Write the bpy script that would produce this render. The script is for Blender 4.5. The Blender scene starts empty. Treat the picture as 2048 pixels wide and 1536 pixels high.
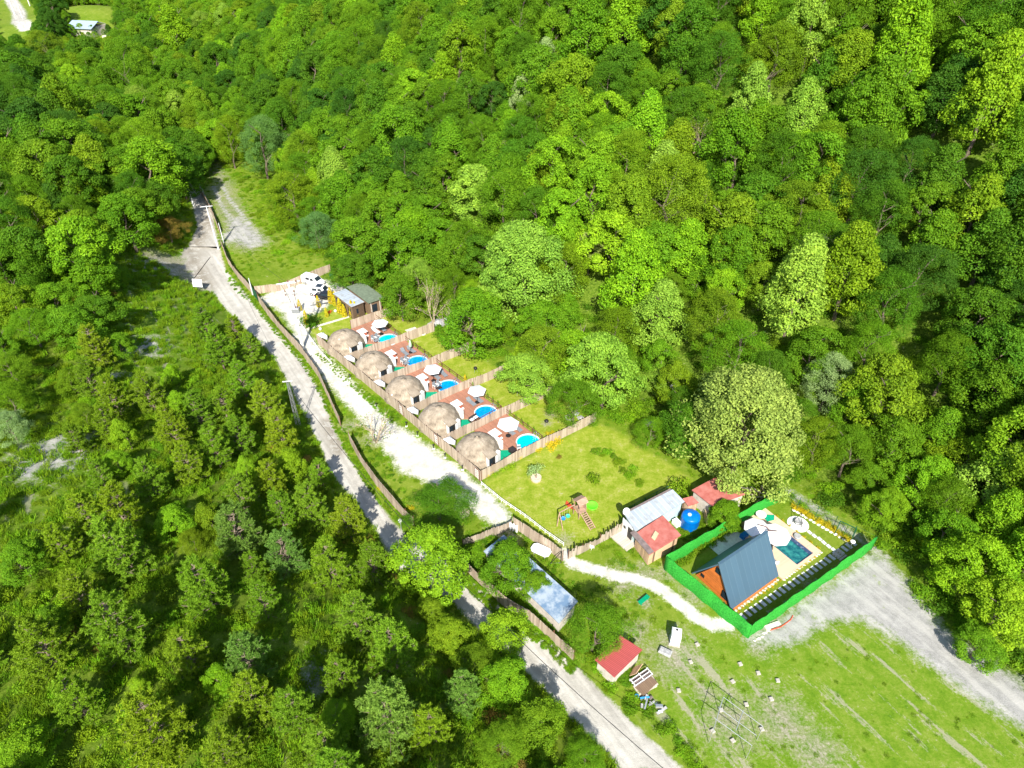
import bpy, bmesh, math, random
import numpy as np
from mathutils import Vector, Matrix
R = math.radians
random.seed(7); rng = np.random.default_rng(7)
S = bpy.context.scene; COL = S.collection

# ------------------------------------------------------------ camera, light
CAMH = 65.0; PITCH = R(37.6); F = 1365.3
cam = bpy.data.objects.new('camera', bpy.data.cameras.new('camera')); COL.objects.link(cam)
cam.data.lens = 24; cam.data.sensor_width = 36; cam.data.clip_end = 3000
cam.location = (0, 0, CAMH); cam.rotation_euler = (R(90) - PITCH, 0, 0); S.camera = cam
SUN_EL = 41
W = bpy.data.worlds.new('World'); S.world = W; W.use_nodes = True
nt = W.node_tree; sky = nt.nodes.new('ShaderNodeTexSky'); sky.sky_type = 'NISHITA'; sky.sun_disc = False
sky.sun_elevation = R(SUN_EL); sky.sun_rotation = R(180)
nt.links.new(sky.outputs[0], nt.nodes['Background'].inputs[0]); nt.nodes['Background'].inputs[1].default_value = 0.115
sun = bpy.data.objects.new('sun', bpy.data.lights.new('sun', 'SUN')); COL.objects.link(sun)
sun.data.energy = 5.0; sun.data.angle = R(0.5); sun.data.color = (1, 0.95, 0.86); sun.rotation_euler = (R(90 - SUN_EL), 0, R(1))
S.view_settings.view_transform = 'Standard'; S.view_settings.look = 'None'; S.view_settings.exposure = 0.82
S.view_settings.gamma = 1
S.cycles.max_bounces = 6; S.cycles.transparent_max_bounces = 4; S.cycles.diffuse_bounces = 4

# ------------------------------------------------------------ pixel <-> ground
def ray(px, py):
    u = (px - 1024) / F; v = -(py - 768) / F
    return (u, math.cos(PITCH) + v * math.sin(PITCH), -math.sin(PITCH) + v * math.cos(PITCH))
def G(px, py, z=0.0):
    d = ray(px, py); t = (z - CAMH) / d[2]
    return (d[0] * t, d[1] * t)
def proj(x, y, z):
    dz = z - CAMH; zc = y * math.cos(PITCH) - dz * math.sin(PITCH); yc = y * math.sin(PITCH) + dz * math.cos(PITCH)
    zc = np.maximum(zc, 1.0)
    return 1024 + F * x / zc, 768 - F * yc / zc, zc
def Gs(pts, z=0.0): return [G(a, b, z) for a, b in pts]

# ------------------------------------------------------------ terrain
def sdist(X, Y, poly):
    """signed distance to polygon, negative inside"""
    X = np.asarray(X, float); Y = np.asarray(Y, float); d = np.full(X.shape, 1e18); ins = np.zeros(X.shape, bool); n = len(poly)
    for i in range(n):
        ax, ay = poly[i]; bx, by = poly[(i + 1) % n]; ex, ey = bx - ax, by - ay; L2 = ex * ex + ey * ey + 1e-12
        t = np.clip(((X - ax) * ex + (Y - ay) * ey) / L2, 0, 1)
        d = np.minimum(d, (X - ax - t * ex) ** 2 + (Y - ay - t * ey) ** 2)
        c = ((ay > Y) != (by > Y)) & (X < (bx - ax) * (Y - ay) / ((by - ay) if by != ay else 1e-12) + ax); ins ^= c
    d = np.sqrt(d); return np.where(ins, -d, d)
def ldist(X, Y, pts):
    X = np.asarray(X, float); Y = np.asarray(Y, float); d = np.full(X.shape, 1e18)
    for (ax, ay), (bx, by) in zip(pts, pts[1:]):
        ex, ey = bx - ax, by - ay; L2 = ex * ex + ey * ey + 1e-12
        t = np.clip(((X - ax) * ex + (Y - ay) * ey) / L2, 0, 1); d = np.minimum(d, (X - ax - t * ex) ** 2 + (Y - ay - t * ey) ** 2)
    return np.sqrt(d)
RIGHT = [(70, -80), (54, 22), (48.4, 32)] + Gs([(1900, 1270), (1830, 1180), (1740, 1060), (1600, 975), (1470, 930), (1390, 890), (1290, 840), (1180, 790), (1060, 745), (960, 690), (880, 640), (800, 590), (700, 540), (620, 510), (560, 450), (520, 350), (440, 240), (330, 110), (260, 40), (200, -10)]) + [(-330, 760), (600, 760), (600, -80)]
ROADL = [(345, 310), (372, 372), (388, 420), (395, 455), (372, 500), (362, 525), (395, 570), (430, 590), (455, 620), (500, 665), (545, 710), (580, 770), (610, 830), (640, 890), (660, 940), (700, 990), (740, 1040), (765, 1085), (800, 1140), (850, 1170), (895, 1195), (940, 1240), (1010, 1300), (1080, 1370), (1150, 1440), (1210, 1500), (1240, 1540)]
ROADR = [(1370, 1540), (1290, 1470), (1230, 1410), (1170, 1350), (1110, 1290), (1050, 1250), (1000, 1210), (930, 1150), (880, 1110), (820, 1075), (792, 1050), (762, 1012), (726, 962), (690, 902), (662, 842), (645, 792), (611, 732), (571, 682), (519, 622), (479, 572), (452, 540), (440, 500), (430, 460), (425, 420), (415, 400), (395, 360), (375, 325)]
LEFT = [(-640, -80), (-640, 760)] + Gs([(-80, 60), (60, 110), (200, 210), (300, 290)]) + Gs(ROADL) + [(17, 16), (24, -80)]
def lump(x, y, s, a):
    return a * (np.sin(x / s + 1.3) * np.cos(y / s * 1.1 + .4) + .5 * np.sin(x / s * 2.3 + y / s * 1.7) + .35 * np.cos(y / s * 3.1 - x / s * 2.2))
def hgt(x, y):
    x = np.asarray(x, float); y = np.asarray(y, float)
    dR = -sdist(x, y, RIGHT) - 3; dL = -sdist(x, y, LEFT) - .6
    r = np.maximum(dR, 0); zr = 0.66 * r * r / (r + 7) + np.minimum(r / 20, 1) * lump(x, y, 26, 2.6)
    l = np.maximum(dL, 0); fade = np.clip((y - 150) / 110, 0, 1)
    zl = (17 - 10 * fade) * (1 - np.exp(-l / 26)) + np.minimum(l / 12, 1) * lump(x, y, 13, .7) + np.maximum(l - 90, 0) * .25
    bank = -0.0 * x
    far = np.clip((y - 430) / 150, 0, 1) ** 2 * 45
    bank = 9 * np.exp(-((x + 205) ** 2 + (y - 368) ** 2) / 900.0)
    return zr * (1 - bank / 12) + zl + far + bank
def GT(px, py, up=0.0):
    d = ray(px, py); t = 20.0; pt = t
    T = np.arange(25, 900, 1.2); X = d[0] * T; Y = d[1] * T; Z = CAMH + d[2] * T; h = hgt(X, Y) + up
    k = np.argmax(Z < h)
    if k == 0: k = len(T) - 1
    a, b = Z[k - 1] - h[k - 1], h[k] - Z[k]; f = a / (a + b + 1e-9); t = T[k - 1] + f * 1.2
    x, y = d[0] * t, d[1] * t
    return x, y, float(hgt(x, y))

P_ROAD = Gs(ROADL + ROADR)
P_DRIVE = Gs([(520, 596), (560, 578), (600, 568), (650, 560), (690, 575), (672, 598), (640, 622), (604, 640), (625, 680), (652, 712), (690, 748), (730, 793), (780, 842), (830, 873), (880, 908), (930, 946), (962, 972), (1005, 1012), (1022, 1040), (990, 1052), (950, 1022), (905, 985), (850, 962), (800, 940), (765, 893), (725, 842), (685, 800), (638, 742), (600, 694), (583, 655), (560, 620), (530, 606)])
PATHC = Gs([(1128, 1108), (1150, 1128), (1210, 1145), (1280, 1160), (1330, 1182), (1370, 1216), (1400, 1238), (1425, 1250), (1458, 1248)])
P_YARD = Gs([(1745, 1105), (1775, 1120), (1830, 1190), (1900, 1270), (1980, 1320), (2048, 1370), (2150, 1420), (2150, 1520), (2048, 1455), (1950, 1395), (1860, 1330), (1790, 1275), (1720, 1238), (1650, 1245), (1600, 1280), (1550, 1290), (1500, 1278), (1560, 1235), (1650, 1175)])
P_LAWN = Gs([(965, 968), (1100, 892), (1195, 848), (1240, 865), (1300, 905), (1350, 935), (1400, 975), (1310, 985), (1245, 1022), (1232, 1060), (1133, 1112), (1050, 1045), (1000, 1005)])
TRACK = Gs([(478, 385), (470, 400), (438, 372), (445, 400), (460, 425), (485, 450), (505, 475), (480, 480), (470, 500)])
P_TRACK = Gs([(425, 375), (458, 365), (470, 400), (490, 440), (520, 470), (535, 485), (500, 500), (465, 490), (455, 455), (440, 420)])
TR1 = Gs([(428, 372), (440, 405), (462, 440), (480, 465)]); TR2 = Gs([(445, 370), (456, 395), (480, 425), (505, 455)]); P_FAN = Gs([(452, 440), (478, 432), (515, 462), (535, 485), (500, 498), (462, 480)])
P_SPLAY = Gs([(275, 530), (340, 520), (372, 515), (400, 560), (420, 585), (380, 575), (330, 555)])
FARROAD = Gs([(62, 75), (42, 55), (38, 25), (22, 0), (10, -20)])
P_MEADOW = Gs([(1560, 1290), (1650, 1245), (1720, 1238), (1800, 1285), (1950, 1395), (2048, 1455), (2200, 1540), (2200, 1700), (1500, 1700), (1400, 1540), (1300, 1440), (1330, 1300), (1400, 1265), (1500, 1275)])
MEAD = [[(210, 600), (290, 560), (400, 570), (485, 645), (430, 670), (400, 710), (370, 750), (290, 790), (225, 760), (215, 690)], [(0, 920), (120, 870), (200, 930), (290, 990), (260, 1060), (100, 1050), (0, 1090)], [(620, 1180), (680, 1220), (640, 1290), (560, 1290)]]
MEADW = []
DIRTS = [((1345, 1310), 3.0), ((1270, 1265), 1.8), ((1460, 1440), 3.4), ((1410, 1385), 1.2), ((1560, 1440), 3.2), ((1630, 1500), 2.6), ((1250, 1160), 2.2), ((1380, 1190), 1.8), ((1330, 1150), 1.2), ((1289, 1203), .9), ((1455, 1250), 1), ((1520, 1290), 1.6), ((740, 880), 1.6), ((1130, 1080), 1.2), ((1640, 1190), 2.0), ((1010, 1070), 2), ((1100, 830), .8), ((1093, 847), .8), ((1290, 1150), 1.8), ((700, 850), 1.5)]
GREYS = [((300, 690), 2.5), ((115, 905), 3.8), ((75, 925), 2.5), ((150, 915), 1.8), ((310, 535), 4), ((275, 700), 1.5), ((230, 760), 1.5), ((640, 1345), 1.5), ((1720, 130), 4), ((1620, 495), 4), ((470, 470), 3)]
def soft(sd, w): return np.clip(.5 - sd / w, 0, 1)
def masks(x, y):
    M = {}
    if not MEADW: MEADW.extend([[GT(a, b)[:2] for a, b in mm] for mm in MEAD[:2]])
    M['road'] = np.maximum(soft(sdist(x, y, P_ROAD), 1.2), soft(ldist(x, y, FARROAD) - 3.2, 2))
    M['white'] = np.maximum(soft(sdist(x, y, P_DRIVE), 2.4), soft(ldist(x, y, PATHC) - .75, .9))
    M['grey'] = np.maximum(soft(sdist(x, y, P_YARD), 3.4), .9 * soft(np.minimum(ldist(x, y, TR1), ldist(x, y, TR2)) - .45, .9))
    M['grey'] = np.maximum(M['grey'], .75 * soft(sdist(x, y, P_FAN), 3))
    M['grey'] = np.maximum(M['grey'], .6 * soft(ldist(x, y, Gs([(1580, 985), (1650, 1030), (1730, 1085), (1770, 1110)])) - .8, 1.5))
    g = np.zeros_like(x)
    for (p, r) in GREYS:
        c = GT(*p); g = np.maximum(g, .8 * soft(np.hypot(x - c[0], (y - c[1]) * .8) - r, r * 1.6))
    M['grey'] = np.maximum(M['grey'], g)
    M['lawn'] = np.maximum(soft(sdist(x, y, P_LAWN), .8), soft(sdist(x, y, P_GARD), 1.0))
    M['meadow'] = soft(sdist(x, y, P_MEADOW), 3)
    for mw in MEADW: M['meadow'] = np.maximum(M['meadow'], .85 * soft(sdist(x, y, mw), 5))
    d = .95 * soft(sdist(x, y, P_SPLAY), 3)
    for (p, r) in DIRTS:
        c = G(*p); d = np.maximum(d, .62 * soft(np.hypot(x - c[0], y - c[1]) - r, r * 1.5))
    d = np.maximum(d, .55 * soft(sdist(x, y, P_TRACK) - 1.5, 4)); d = np.maximum(d, .7 * soft(ldist(x, y, Gs([(375, 262), (400, 300), (430, 335), (445, 365)])) - 2.0, 4))
    M['dirt'] = d
    M['wet'] = soft(ldist(x, y, Gs([(415, 440), (398, 480), (385, 500), (388, 530), (402, 555), (412, 575)])) - 1.6, 3.0)
    M['wet'] = np.maximum(M['wet'], .85 * soft(ldist(x, y, Gs([(655, 845), (668, 875), (680, 900)])) - 1.2, 1.6))
    dR = -sdist(x, y, RIGHT); dL = -sdist(x, y, LEFT)
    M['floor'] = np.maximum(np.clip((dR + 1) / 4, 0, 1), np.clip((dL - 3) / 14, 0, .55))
    return M

# ------------------------------------------------------------ plots local frame (u along the row, v towards the stream)
PO = Vector((-16.2, 81.5, 0)); PRZ = math.atan2(-.747, .665)
def PL(u, v): return (PO.x + u * .665 + v * .747, PO.y - u * .747 + v * .665)
P_GARD = [PL(-30, -2.5), PL(-21.8, -2.5), PL(-21.8, 8), PL(22, 8), PL(23.5, 17), PL(-20, 12.5), PL(-30, 6)]

# ------------------------------------------------------------ materials
def nmat(name):
    m = bpy.data.materials.new(name); m.use_nodes = True; t = m.node_tree
    return m, t, t.nodes, t.links, t.nodes['Principled BSDF']
def ramp(n, stops):
    r = n.new('ShaderNodeValToRGB'); e = r.color_ramp.elements
    while len(e) < len(stops): e.new(0.5)
    for k, (p, c) in enumerate(stops): e[k].position = p; e[k].color = (*c, 1)
    return r
def noise(n, l, scale, vec=None, detail=4, rough=.6):
    q = n.new('ShaderNodeTexNoise'); q.inputs['Scale'].default_value = scale; q.inputs['Detail'].default_value = detail; q.inputs['Roughness'].default_value = rough
    if vec is not None: l.new(vec, q.inputs['Vector'])
    return q
def mth(n, l, op, a, b=None, clamp=False):
    q = n.new('ShaderNodeMath'); q.operation = op; q.use_clamp = clamp
    for k, v in enumerate((a, b)):
        if v is None: continue
        if isinstance(v, (int, float)): q.inputs[k].default_value = v
        else: l.new(v, q.inputs[k])
    return q.outputs[0]
def mixc(n, l, f, a, b):
    q = n.new('ShaderNodeMix'); q.data_type = 'RGBA'
    for s, v in ((q.inputs[0], f), (q.inputs[6], a), (q.inputs[7], b)):
        if isinstance(v, (int, float)): s.default_value = v
        elif isinstance(v, tuple): s.default_value = (*v, 1)
        else: l.new(v, s)
    return q.outputs[2]
def simple(name, col, rough=.7, var=.18, scale=3.0, metal=0, spec=.3, bump=0.0, stretch=None, col2=None, thr=None):
    m, t, n, l, b = nmat(name)
    tc = n.new('ShaderNodeTexCoord'); v = tc.outputs['Object']
    if stretch:
        mp = n.new('ShaderNodeMapping'); mp.inputs['Scale'].default_value = stretch; l.new(v, mp.inputs['Vector']); v = mp.outputs[0]
    q = noise(n, l, scale, v, 5)
    c2 = col2 or tuple(min(1, c * (1 + var)) for c in col); c1 = col if col2 else tuple(c * (1 - var) for c in col)
    lo, hi = thr or (.35, .65)
    r = ramp(n, [(lo, c1), (hi, c2)]); l.new(q.outputs['Fac'], r.inputs[0]); l.new(r.outputs[0], b.inputs['Base Color'])
    b.inputs['Roughness'].default_value = rough; b.inputs['Metallic'].default_value = metal; b.inputs['Specular IOR Level'].default_value = spec
    if bump:
        bp = n.new('ShaderNodeBump'); bp.inputs['Strength'].default_value = bump; bp.inputs['Distance'].default_value = .05
        q2 = noise(n, l, scale * 4, v, 4); l.new(q2.outputs['Fac'], bp.inputs['Height']); l.new(bp.outputs[0], b.inputs['Normal'])
    return m
def stripes(name, ca, cb, period, axis=0, width=.15, rough=.5, metal=0.0, var=.12, nscale=2.5, dirt=None):
    """boards / sheets: narrow lines of cb every `period` metres along an object axis, plus wear"""
    m, t, n, l, b = nmat(name)
    tc = n.new('ShaderNodeTexCoord'); sp = n.new('ShaderNodeSeparateXYZ'); l.new(tc.outputs['Object'], sp.inputs[0])
    a = mth(n, l, 'DIVIDE', sp.outputs[axis], period); fr = mth(n, l, 'FRACT', mth(n, l, 'ADD', a, 500.0)); ln = mth(n, l, 'LESS_THAN', fr, width)
    cell = mth(n, l, 'FLOOR', mth(n, l, 'ADD', a, 500.0)); wn = n.new('ShaderNodeTexWhiteNoise'); wn.noise_dimensions = '1D'; l.new(cell, wn.inputs['W'])
    q = noise(n, l, nscale, tc.outputs['Object'], 5)
    v1 = mth(n, l, 'ADD', mth(n, l, 'MULTIPLY', wn.outputs['Value'], .5), mth(n, l, 'MULTIPLY', q.outputs['Fac'], .8))
    r = ramp(n, [(.25, tuple(c * (1 - var) for c in ca)), (1.0, tuple(min(1, c * (1 + var)) for c in ca))]); l.new(v1, r.inputs[0])
    c = mixc(n, l, ln, r.outputs[0], cb)
    if dirt:
        q3 = noise(n, l, 1.1, tc.outputs['Object'], 8, .7); rr = ramp(n, [(.5, (0, 0, 0)), (.66, (1, 1, 1))]); l.new(q3.outputs['Fac'], rr.inputs[0]); c = mixc(n, l, mth(n, l, 'MULTIPLY', rr.outputs[0], .7), c, dirt)
    l.new(c, b.inputs['Base Color']); b.inputs['Roughness'].default_value = rough; b.inputs['Metallic'].default_value = metal
    bp = n.new('ShaderNodeBump'); bp.inputs['Strength'].default_value = .5; bp.inputs['Distance'].default_value = .03; bp.invert = True
    l.new(ln, bp.inputs['Height']); l.new(bp.outputs[0], b.inputs['Normal'])
    return m
def leafmat(name):
    m, t, n, l, b = nmat(name)
    at = n.new('ShaderNodeAttribute'); at.attribute_type = 'INSTANCER'; at.attribute_name = 'tint'
    lv = n.new('ShaderNodeAttribute'); lv.attribute_type = 'GEOMETRY'; lv.attribute_name = 'lv'
    oi = n.new('ShaderNodeObjectInfo')
    hs = n.new('ShaderNodeHueSaturation'); l.new(at.outputs['Color'], hs.inputs['Color'])
    l.new(mth(n, l, 'ADD', mth(n, l, 'MULTIPLY', lv.outputs['Fac'], .75), .6), hs.inputs['Value'])
    l.new(mth(n, l, 'SUBTRACT', .517, mth(n, l, 'MULTIPLY', lv.outputs['Fac'], .03)), hs.inputs['Hue'])
    hs.inputs['Saturation'].default_value = 1.0
    l.new(hs.outputs[0], b.inputs['Base Color']); b.inputs['Roughness'].default_value = .6; b.inputs['Specular IOR Level'].default_value = .12
    tr = n.new('ShaderNodeBsdfTranslucent'); l.new(mixc(n, l, .3, hs.outputs[0], (.3, .4, .01)), tr.inputs['Color'])
    mx = n.new('ShaderNodeMixShader'); mx.inputs[0].default_value = .32; l.new(b.outputs[0], mx.inputs[1]); l.new(tr.outputs[0], mx.inputs[2])
    l.new(mx.outputs[0], n['Material Output'].inputs['Surface'])
    return m

def terrain_mat():
    m, t, n, l, b = nmat('terrain')
    tc = n.new('ShaderNodeTexCoord'); P = tc.outputs['Object']
    def at(k):
        a = n.new('ShaderNodeAttribute'); a.attribute_name = k; return a.outputs['Fac']
    big = noise(n, l, .09, P, 5, .65); mid = noise(n, l, .7, P, 6, .7); fine = noise(n, l, 3.5, P, 6, .75); vf = noise(n, l, 11, P, 4, .8)
    # grass
    g = ramp(n, [(.32, (.055, .125, .006)), (.46, (.125, .205, .011)), (.58, (.20, .26, .03)), (.70, (.30, .29, .08))])
    s = mth(n, l, 'ADD', mth(n, l, 'MULTIPLY', big.outputs['Fac'], .35), mth(n, l, 'ADD', mth(n, l, 'MULTIPLY', mid.outputs['Fac'], .35), mth(n, l, 'MULTIPLY', fine.outputs['Fac'], .32)))
    l.new(s, g.inputs[0]); c = g.outputs[0]
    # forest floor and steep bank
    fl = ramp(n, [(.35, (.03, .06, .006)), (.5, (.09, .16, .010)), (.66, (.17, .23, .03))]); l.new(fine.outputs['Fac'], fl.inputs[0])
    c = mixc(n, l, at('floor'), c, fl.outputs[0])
    # lawn
    lw = ramp(n, [(.32, (.125, .215, .010)), (.46, (.20, .275, .016)), (.56, (.29, .335, .045)), (.68, (.40, .38, .12))])
    s2 = mth(n, l, 'ADD', mth(n, l, 'MULTIPLY', mid.outputs['Fac'], .6), mth(n, l, 'MULTIPLY', fine.outputs['Fac'], .42)); l.new(s2, lw.inputs[0])
    c = mixc(n, l, at('lawn'), c, lw.outputs[0])
    # meadow with long bare streaks
    md = ramp(n, [(.34, (.07, .165, .007)), (.48, (.13, .23, .013)), (.60, (.20, .27, .035)), (.74, (.31, .31, .12))]); l.new(s2, md.inputs[0])
    mp = n.new('ShaderNodeMapping'); mp.vector_type = 'TEXTURE'; mp.inputs['Rotation'].default_value = (0, 0, R(-58)); mp.inputs['Scale'].default_value = (9, 1.2, 1); l.new(P, mp.inputs['Vector'])
    st = noise(n, l, 1.0, mp.outputs[0], 5, .6)
    sf = mth(n, l, 'ADD', mth(n, l, 'MULTIPLY', st.outputs['Fac'], .8), mth(n, l, 'MULTIPLY', fine.outputs['Fac'], .25))
    sr = ramp(n, [(.575, (0, 0, 0)), (.63, (1, 1, 1))]); l.new(sf, sr.inputs[0])
    mc = mixc(n, l, mth(n, l, 'MULTIPLY', sr.outputs[0], .7), md.outputs[0], (.36, .33, .25)); c = mixc(n, l, at('meadow'), c, mc)
    def edge(a, k=.9, w=.12):
        q = mth(n, l, 'ADD', mth(n, l, 'MULTIPLY', mth(n, l, 'SUBTRACT', mid.outputs['Fac'], .5), k), mth(n, l, 'MULTIPLY', mth(n, l, 'SUBTRACT', fine.outputs['Fac'], .5), k * 1.1))
        s = mth(n, l, 'SUBTRACT', mth(n, l, 'ADD', a, q), .5); return mth(n, l, 'MULTIPLY', mth(n, l, 'ADD', s, w / 2), 1 / w, True)
    # dirt, grey gravel, white gravel, road
    dr = ramp(n, [(.35, (.15, .14, .10)), (.5, (.29, .265, .21)), (.68, (.44, .40, .33))]); l.new(fine.outputs['Fac'], dr.inputs[0])
    c = mixc(n, l, mth(n, l, 'MULTIPLY', edge(at('dirt'), 1.4, .6), .8), c, dr.outputs[0])
    gy = ramp(n, [(.34, (.20, .197, .185)), (.48, (.31, .305, .29)), (.62, (.45, .44, .415))])
    sg = mth(n, l, 'ADD', mth(n, l, 'MULTIPLY', vf.outputs['Fac'], .5), mth(n, l, 'MULTIPLY', mid.outputs['Fac'], .5)); l.new(sg, gy.inputs[0])
    gw = noise(n, l, .45, P, 8, .75); gwr = ramp(n, [(.60, (0, 0, 0)), (.66, (1, 1, 1))]); l.new(gw.outputs['Fac'], gwr.inputs[0])
    gs_ = ramp(n, [(.48, (0, 0, 0)), (.60, (1, 1, 1))]); l.new(st.outputs['Fac'], gs_.inputs[0]); gyc = mixc(n, l, mth(n, l, 'MULTIPLY', gs_.outputs[0], .55), gy.outputs[0], (.50, .485, .45)); gyc = mixc(n, l, mth(n, l, 'MULTIPLY', gwr.outputs[0], .6), gyc, (.22, .29, .06))
    c = mixc(n, l, edge(at('grey'), 1.2, .45), c, gyc)
    rd = ramp(n, [(.34, (.26, .245, .215)), (.48, (.42, .40, .355)), (.62, (.60, .575, .52))])
    sr2 = mth(n, l, 'ADD', mth(n, l, 'MULTIPLY', vf.outputs['Fac'], .45), mth(n, l, 'MULTIPLY', mid.outputs['Fac'], .55)); mp3 = n.new('ShaderNodeMapping'); mp3.vector_type = 'TEXTURE'; mp3.inputs['Rotation'].default_value = (0, 0, R(-56)); mp3.inputs['Scale'].default_value = (14, .9, 1); l.new(P, mp3.inputs['Vector']); rut = noise(n, l, 1.0, mp3.outputs[0], 4, .6); l.new(mth(n, l, 'ADD', mth(n, l, 'MULTIPLY', sr2, .6), mth(n, l, 'MULTIPLY', rut.outputs['Fac'], .42)), rd.inputs[0])
    wr = ramp(n, [(.44, (0, 0, 0)), (.47, (1, 1, 1))]); l.new(mid.outputs['Fac'], wr.inputs[0])
    rdc = mixc(n, l, mth(n, l, 'MULTIPLY', mth(n, l, 'MULTIPLY', at('wet'), wr.outputs[0]), .85), rd.outputs[0], (.22, .19, .145))
    c = mixc(n, l, edge(at('road'), .75, .3), c, rdc)
    wh = ramp(n, [(.34, (.36, .34, .28)), (.48, (.55, .53, .465)), (.62, (.73, .71, .64))]); l.new(sr2, wh.inputs[0])
    c = mixc(n, l, edge(at('white'), 1.15, .45), c, wh.outputs[0])
    l.new(c, b.inputs['Base Color']); b.inputs['Roughness'].default_value = .9; b.inputs['Specular IOR Level'].default_value = .1
    bp = n.new('ShaderNodeBump'); bp.inputs['Strength'].default_value = .55; bp.inputs['Distance'].default_value = .12
    l.new(mth(n, l, 'ADD', fine.outputs['Fac'], vf.outputs['Fac']), bp.inputs['Height']); l.new(bp.outputs[0], b.inputs['Normal'])
    return m
TM = terrain_mat()

MT = {
 'white': simple('white_fabric', (.80, .80, .80), .6, .04), 'wpaint': simple('white_paint', (.78, .78, .76), .45, .06),
 'fence': stripes('weathered_board', (.50, .42, .33), (.22, .17, .12), .16, 0, .14, .85, 0, .28, 1.5),
 'rail': simple('dark_brown_wood', (.16, .075, .045), .6, .3, 6), 'deck': stripes('decking', (.36, .17, .11), (.17, .075, .05), .15, 1, .1, .6, 0, .22, 1.2),
 'thatch': None, 'turf': simple('green_mat', (.0, .30, .16), .8, .2, 8), 'greenwall': simple('green_wall', (.010, .18, .014), .9, .5, 7, bump=.6, col2=(.035, .35, .035), thr=(.38, .62)),
 'greyfab': simple('grey_fabric', (.20, .22, .24), .8, .1), 'wicker': simple('dark_wicker', (.035, .028, .028), .6, .3, 20), 'black': simple('black_metal', (.02, .02, .02), .4, .2),
 'metal': simple('pale_metal', (.55, .56, .58), .35, .08, 4, .6), 'conc': simple('concrete', (.42, .39, .34), .9, .15, 4, bump=.3), 'concp': simple('pole_concrete', (.66, .67, .68), .8, .08, 2),
 'glass': simple('dark_glass', (.02, .03, .04), .08, .1, spec=.7), 'cedar': stripes('orange_cedar', (.60, .17, .035), (.28, .07, .015), .14, 2, .1, .5, 0, .3, 2),
 'slate': stripes('blue_grey_sheet', (.06, .115, .165), (.085, .15, .205), .82, 0, .05, .5, .0, .06, .5),
 'corr': stripes('grey_corrugated', (.36, .41, .46), (.56, .61, .66), .6, 0, .09, .55, .0, .14, .9, (.27, .26, .24)), 'red': simple('faded_red_roof', (.36, .095, .075), .75, .14, 1.2, col2=(.47, .17, .14)),
 'redc': stripes('red_corrugated', (.42, .085, .08), (.24, .04, .04), .17, 1, .3, .5, 0, .1, 2), 'rust': simple('bitumen', (.19, .15, .14), .9, .25, 2), 'plank': stripes('old_plank', (.50, .33, .20), (.16, .1, .06), .22, 0, .1, .85, 0, .35, 2),
 'plankh': stripes('grey_plank', (.52, .46, .38), (.22, .18, .14), .3, 0, .06, .9, 0, .15, 2), 'poly': simple('weathered_blue_sheet', (.34, .40, .46), .55, .1, .9, col2=(.13, .21, .32), thr=(.42, .60)),
 'blue': simple('blue_plastic', (.0, .15, .55), .35, .12, 1.5), 'ltblue': simple('pale_blue_panel', (.45, .60, .62), .6, .1), 'stone': simple('pale_stone', (.62, .57, .48), .9, .2, 5, bump=.5),
 'grey': simple('grey_rock', (.36, .36, .36), .9, .25, 3, bump=.7), 'dkgreen': simple('dark_green_paint', (.01, .09, .045), .5, .2), 'green': simple('green_bench_paint', (.0, .28, .13), .5, .1),
 'lime': simple('lime_plastic', (.15, .80, .03), .35, .06), 'redp': simple('red_plastic', (.62, .08, .03), .4, .1), 'bluep': simple('azure_plastic', (.02, .25, .60), .4, .1), 'turq': simple('turquoise_plastic', (.05, .55, .38), .4, .1),
 'playwood': stripes('play_wood', (.42, .27, .19), (.22, .12, .08), .12, 1, .12, .8, 0, .25, 3), 'poolw': simple('pool_wall', (.10, .45, .62), .3, .05), 'tandeck': stripes('tan_deck', (.66, .47, .33), (.50, .33, .22), .16, 1, .08, .7, 0, .10, 1),
 'slab': simple('paving_slab', (.60, .62, .61), .85, .12, 3), 'carw': simple('white_car_paint', (.80, .81, .82), .25, .02, spec=.6), 'carb': simple('black_car_paint', (.012, .012, .015), .15, .1, spec=.7), 'tyre': simple('tyre_rubber', (.02, .02, .02), .8, .1),
 'bark': simple('bark', (.17, .13, .10), .9, .3, 4, bump=.5), 'pbark': simple('pine_bark', (.22, .17, .13), .9, .3, 4), 'twig': simple('pale_twig', (.42, .34, .24), .9, .25, 4), 'cafeg': simple('greenish_roof', (.15, .19, .13), .8, .2, 2), 'wall': simple('rendered_wall', (.55, .50, .44), .8, .15, 2),
 'pottery': simple('stone_planter', (.60, .48, .37), .85, .15, 5), 'lred': simple('red_lamp', (.5, .02, .02), .3, .05), 'tan': simple('tan_board', (.55, .40, .25), .8, .15, 2), 'dwood': stripes('walnut_board', (.20, .13, .08), (.08, .05, .03), .2, 0, .08, .7), 'wire': simple('cable', (.03, .03, .03), .6, .1)}
def water(name, col, spots=None):
    m, t, n, l, b = nmat(name); tc = n.new('ShaderNodeTexCoord'); q = noise(n, l, 2.2, tc.outputs['Object'], 3)
    r = ramp(n, [(.35, tuple(c * .8 for c in col)), (.7, tuple(min(1, c * 1.25) for c in col))])
    if spots: r.color_ramp.elements[0].position = .4; r.color_ramp.elements[1].position = .72; r.color_ramp.elements[1].color = (*spots, 1); q.inputs['Scale'].default_value = 1.7
    l.new(q.outputs['Fac'], r.inputs[0]); l.new(r.outputs[0], b.inputs['Base Color']); b.inputs['Roughness'].default_value = .06; b.inputs['IOR'].default_value = 1.33
    bp = n.new('ShaderNodeBump'); bp.inputs['Strength'].default_value = .12; q2 = noise(n, l, 7, tc.outputs['Object'], 2); l.new(q2.outputs['Fac'], bp.inputs['Height']); l.new(bp.outputs[0], b.inputs['Normal'])
    return m
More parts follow.
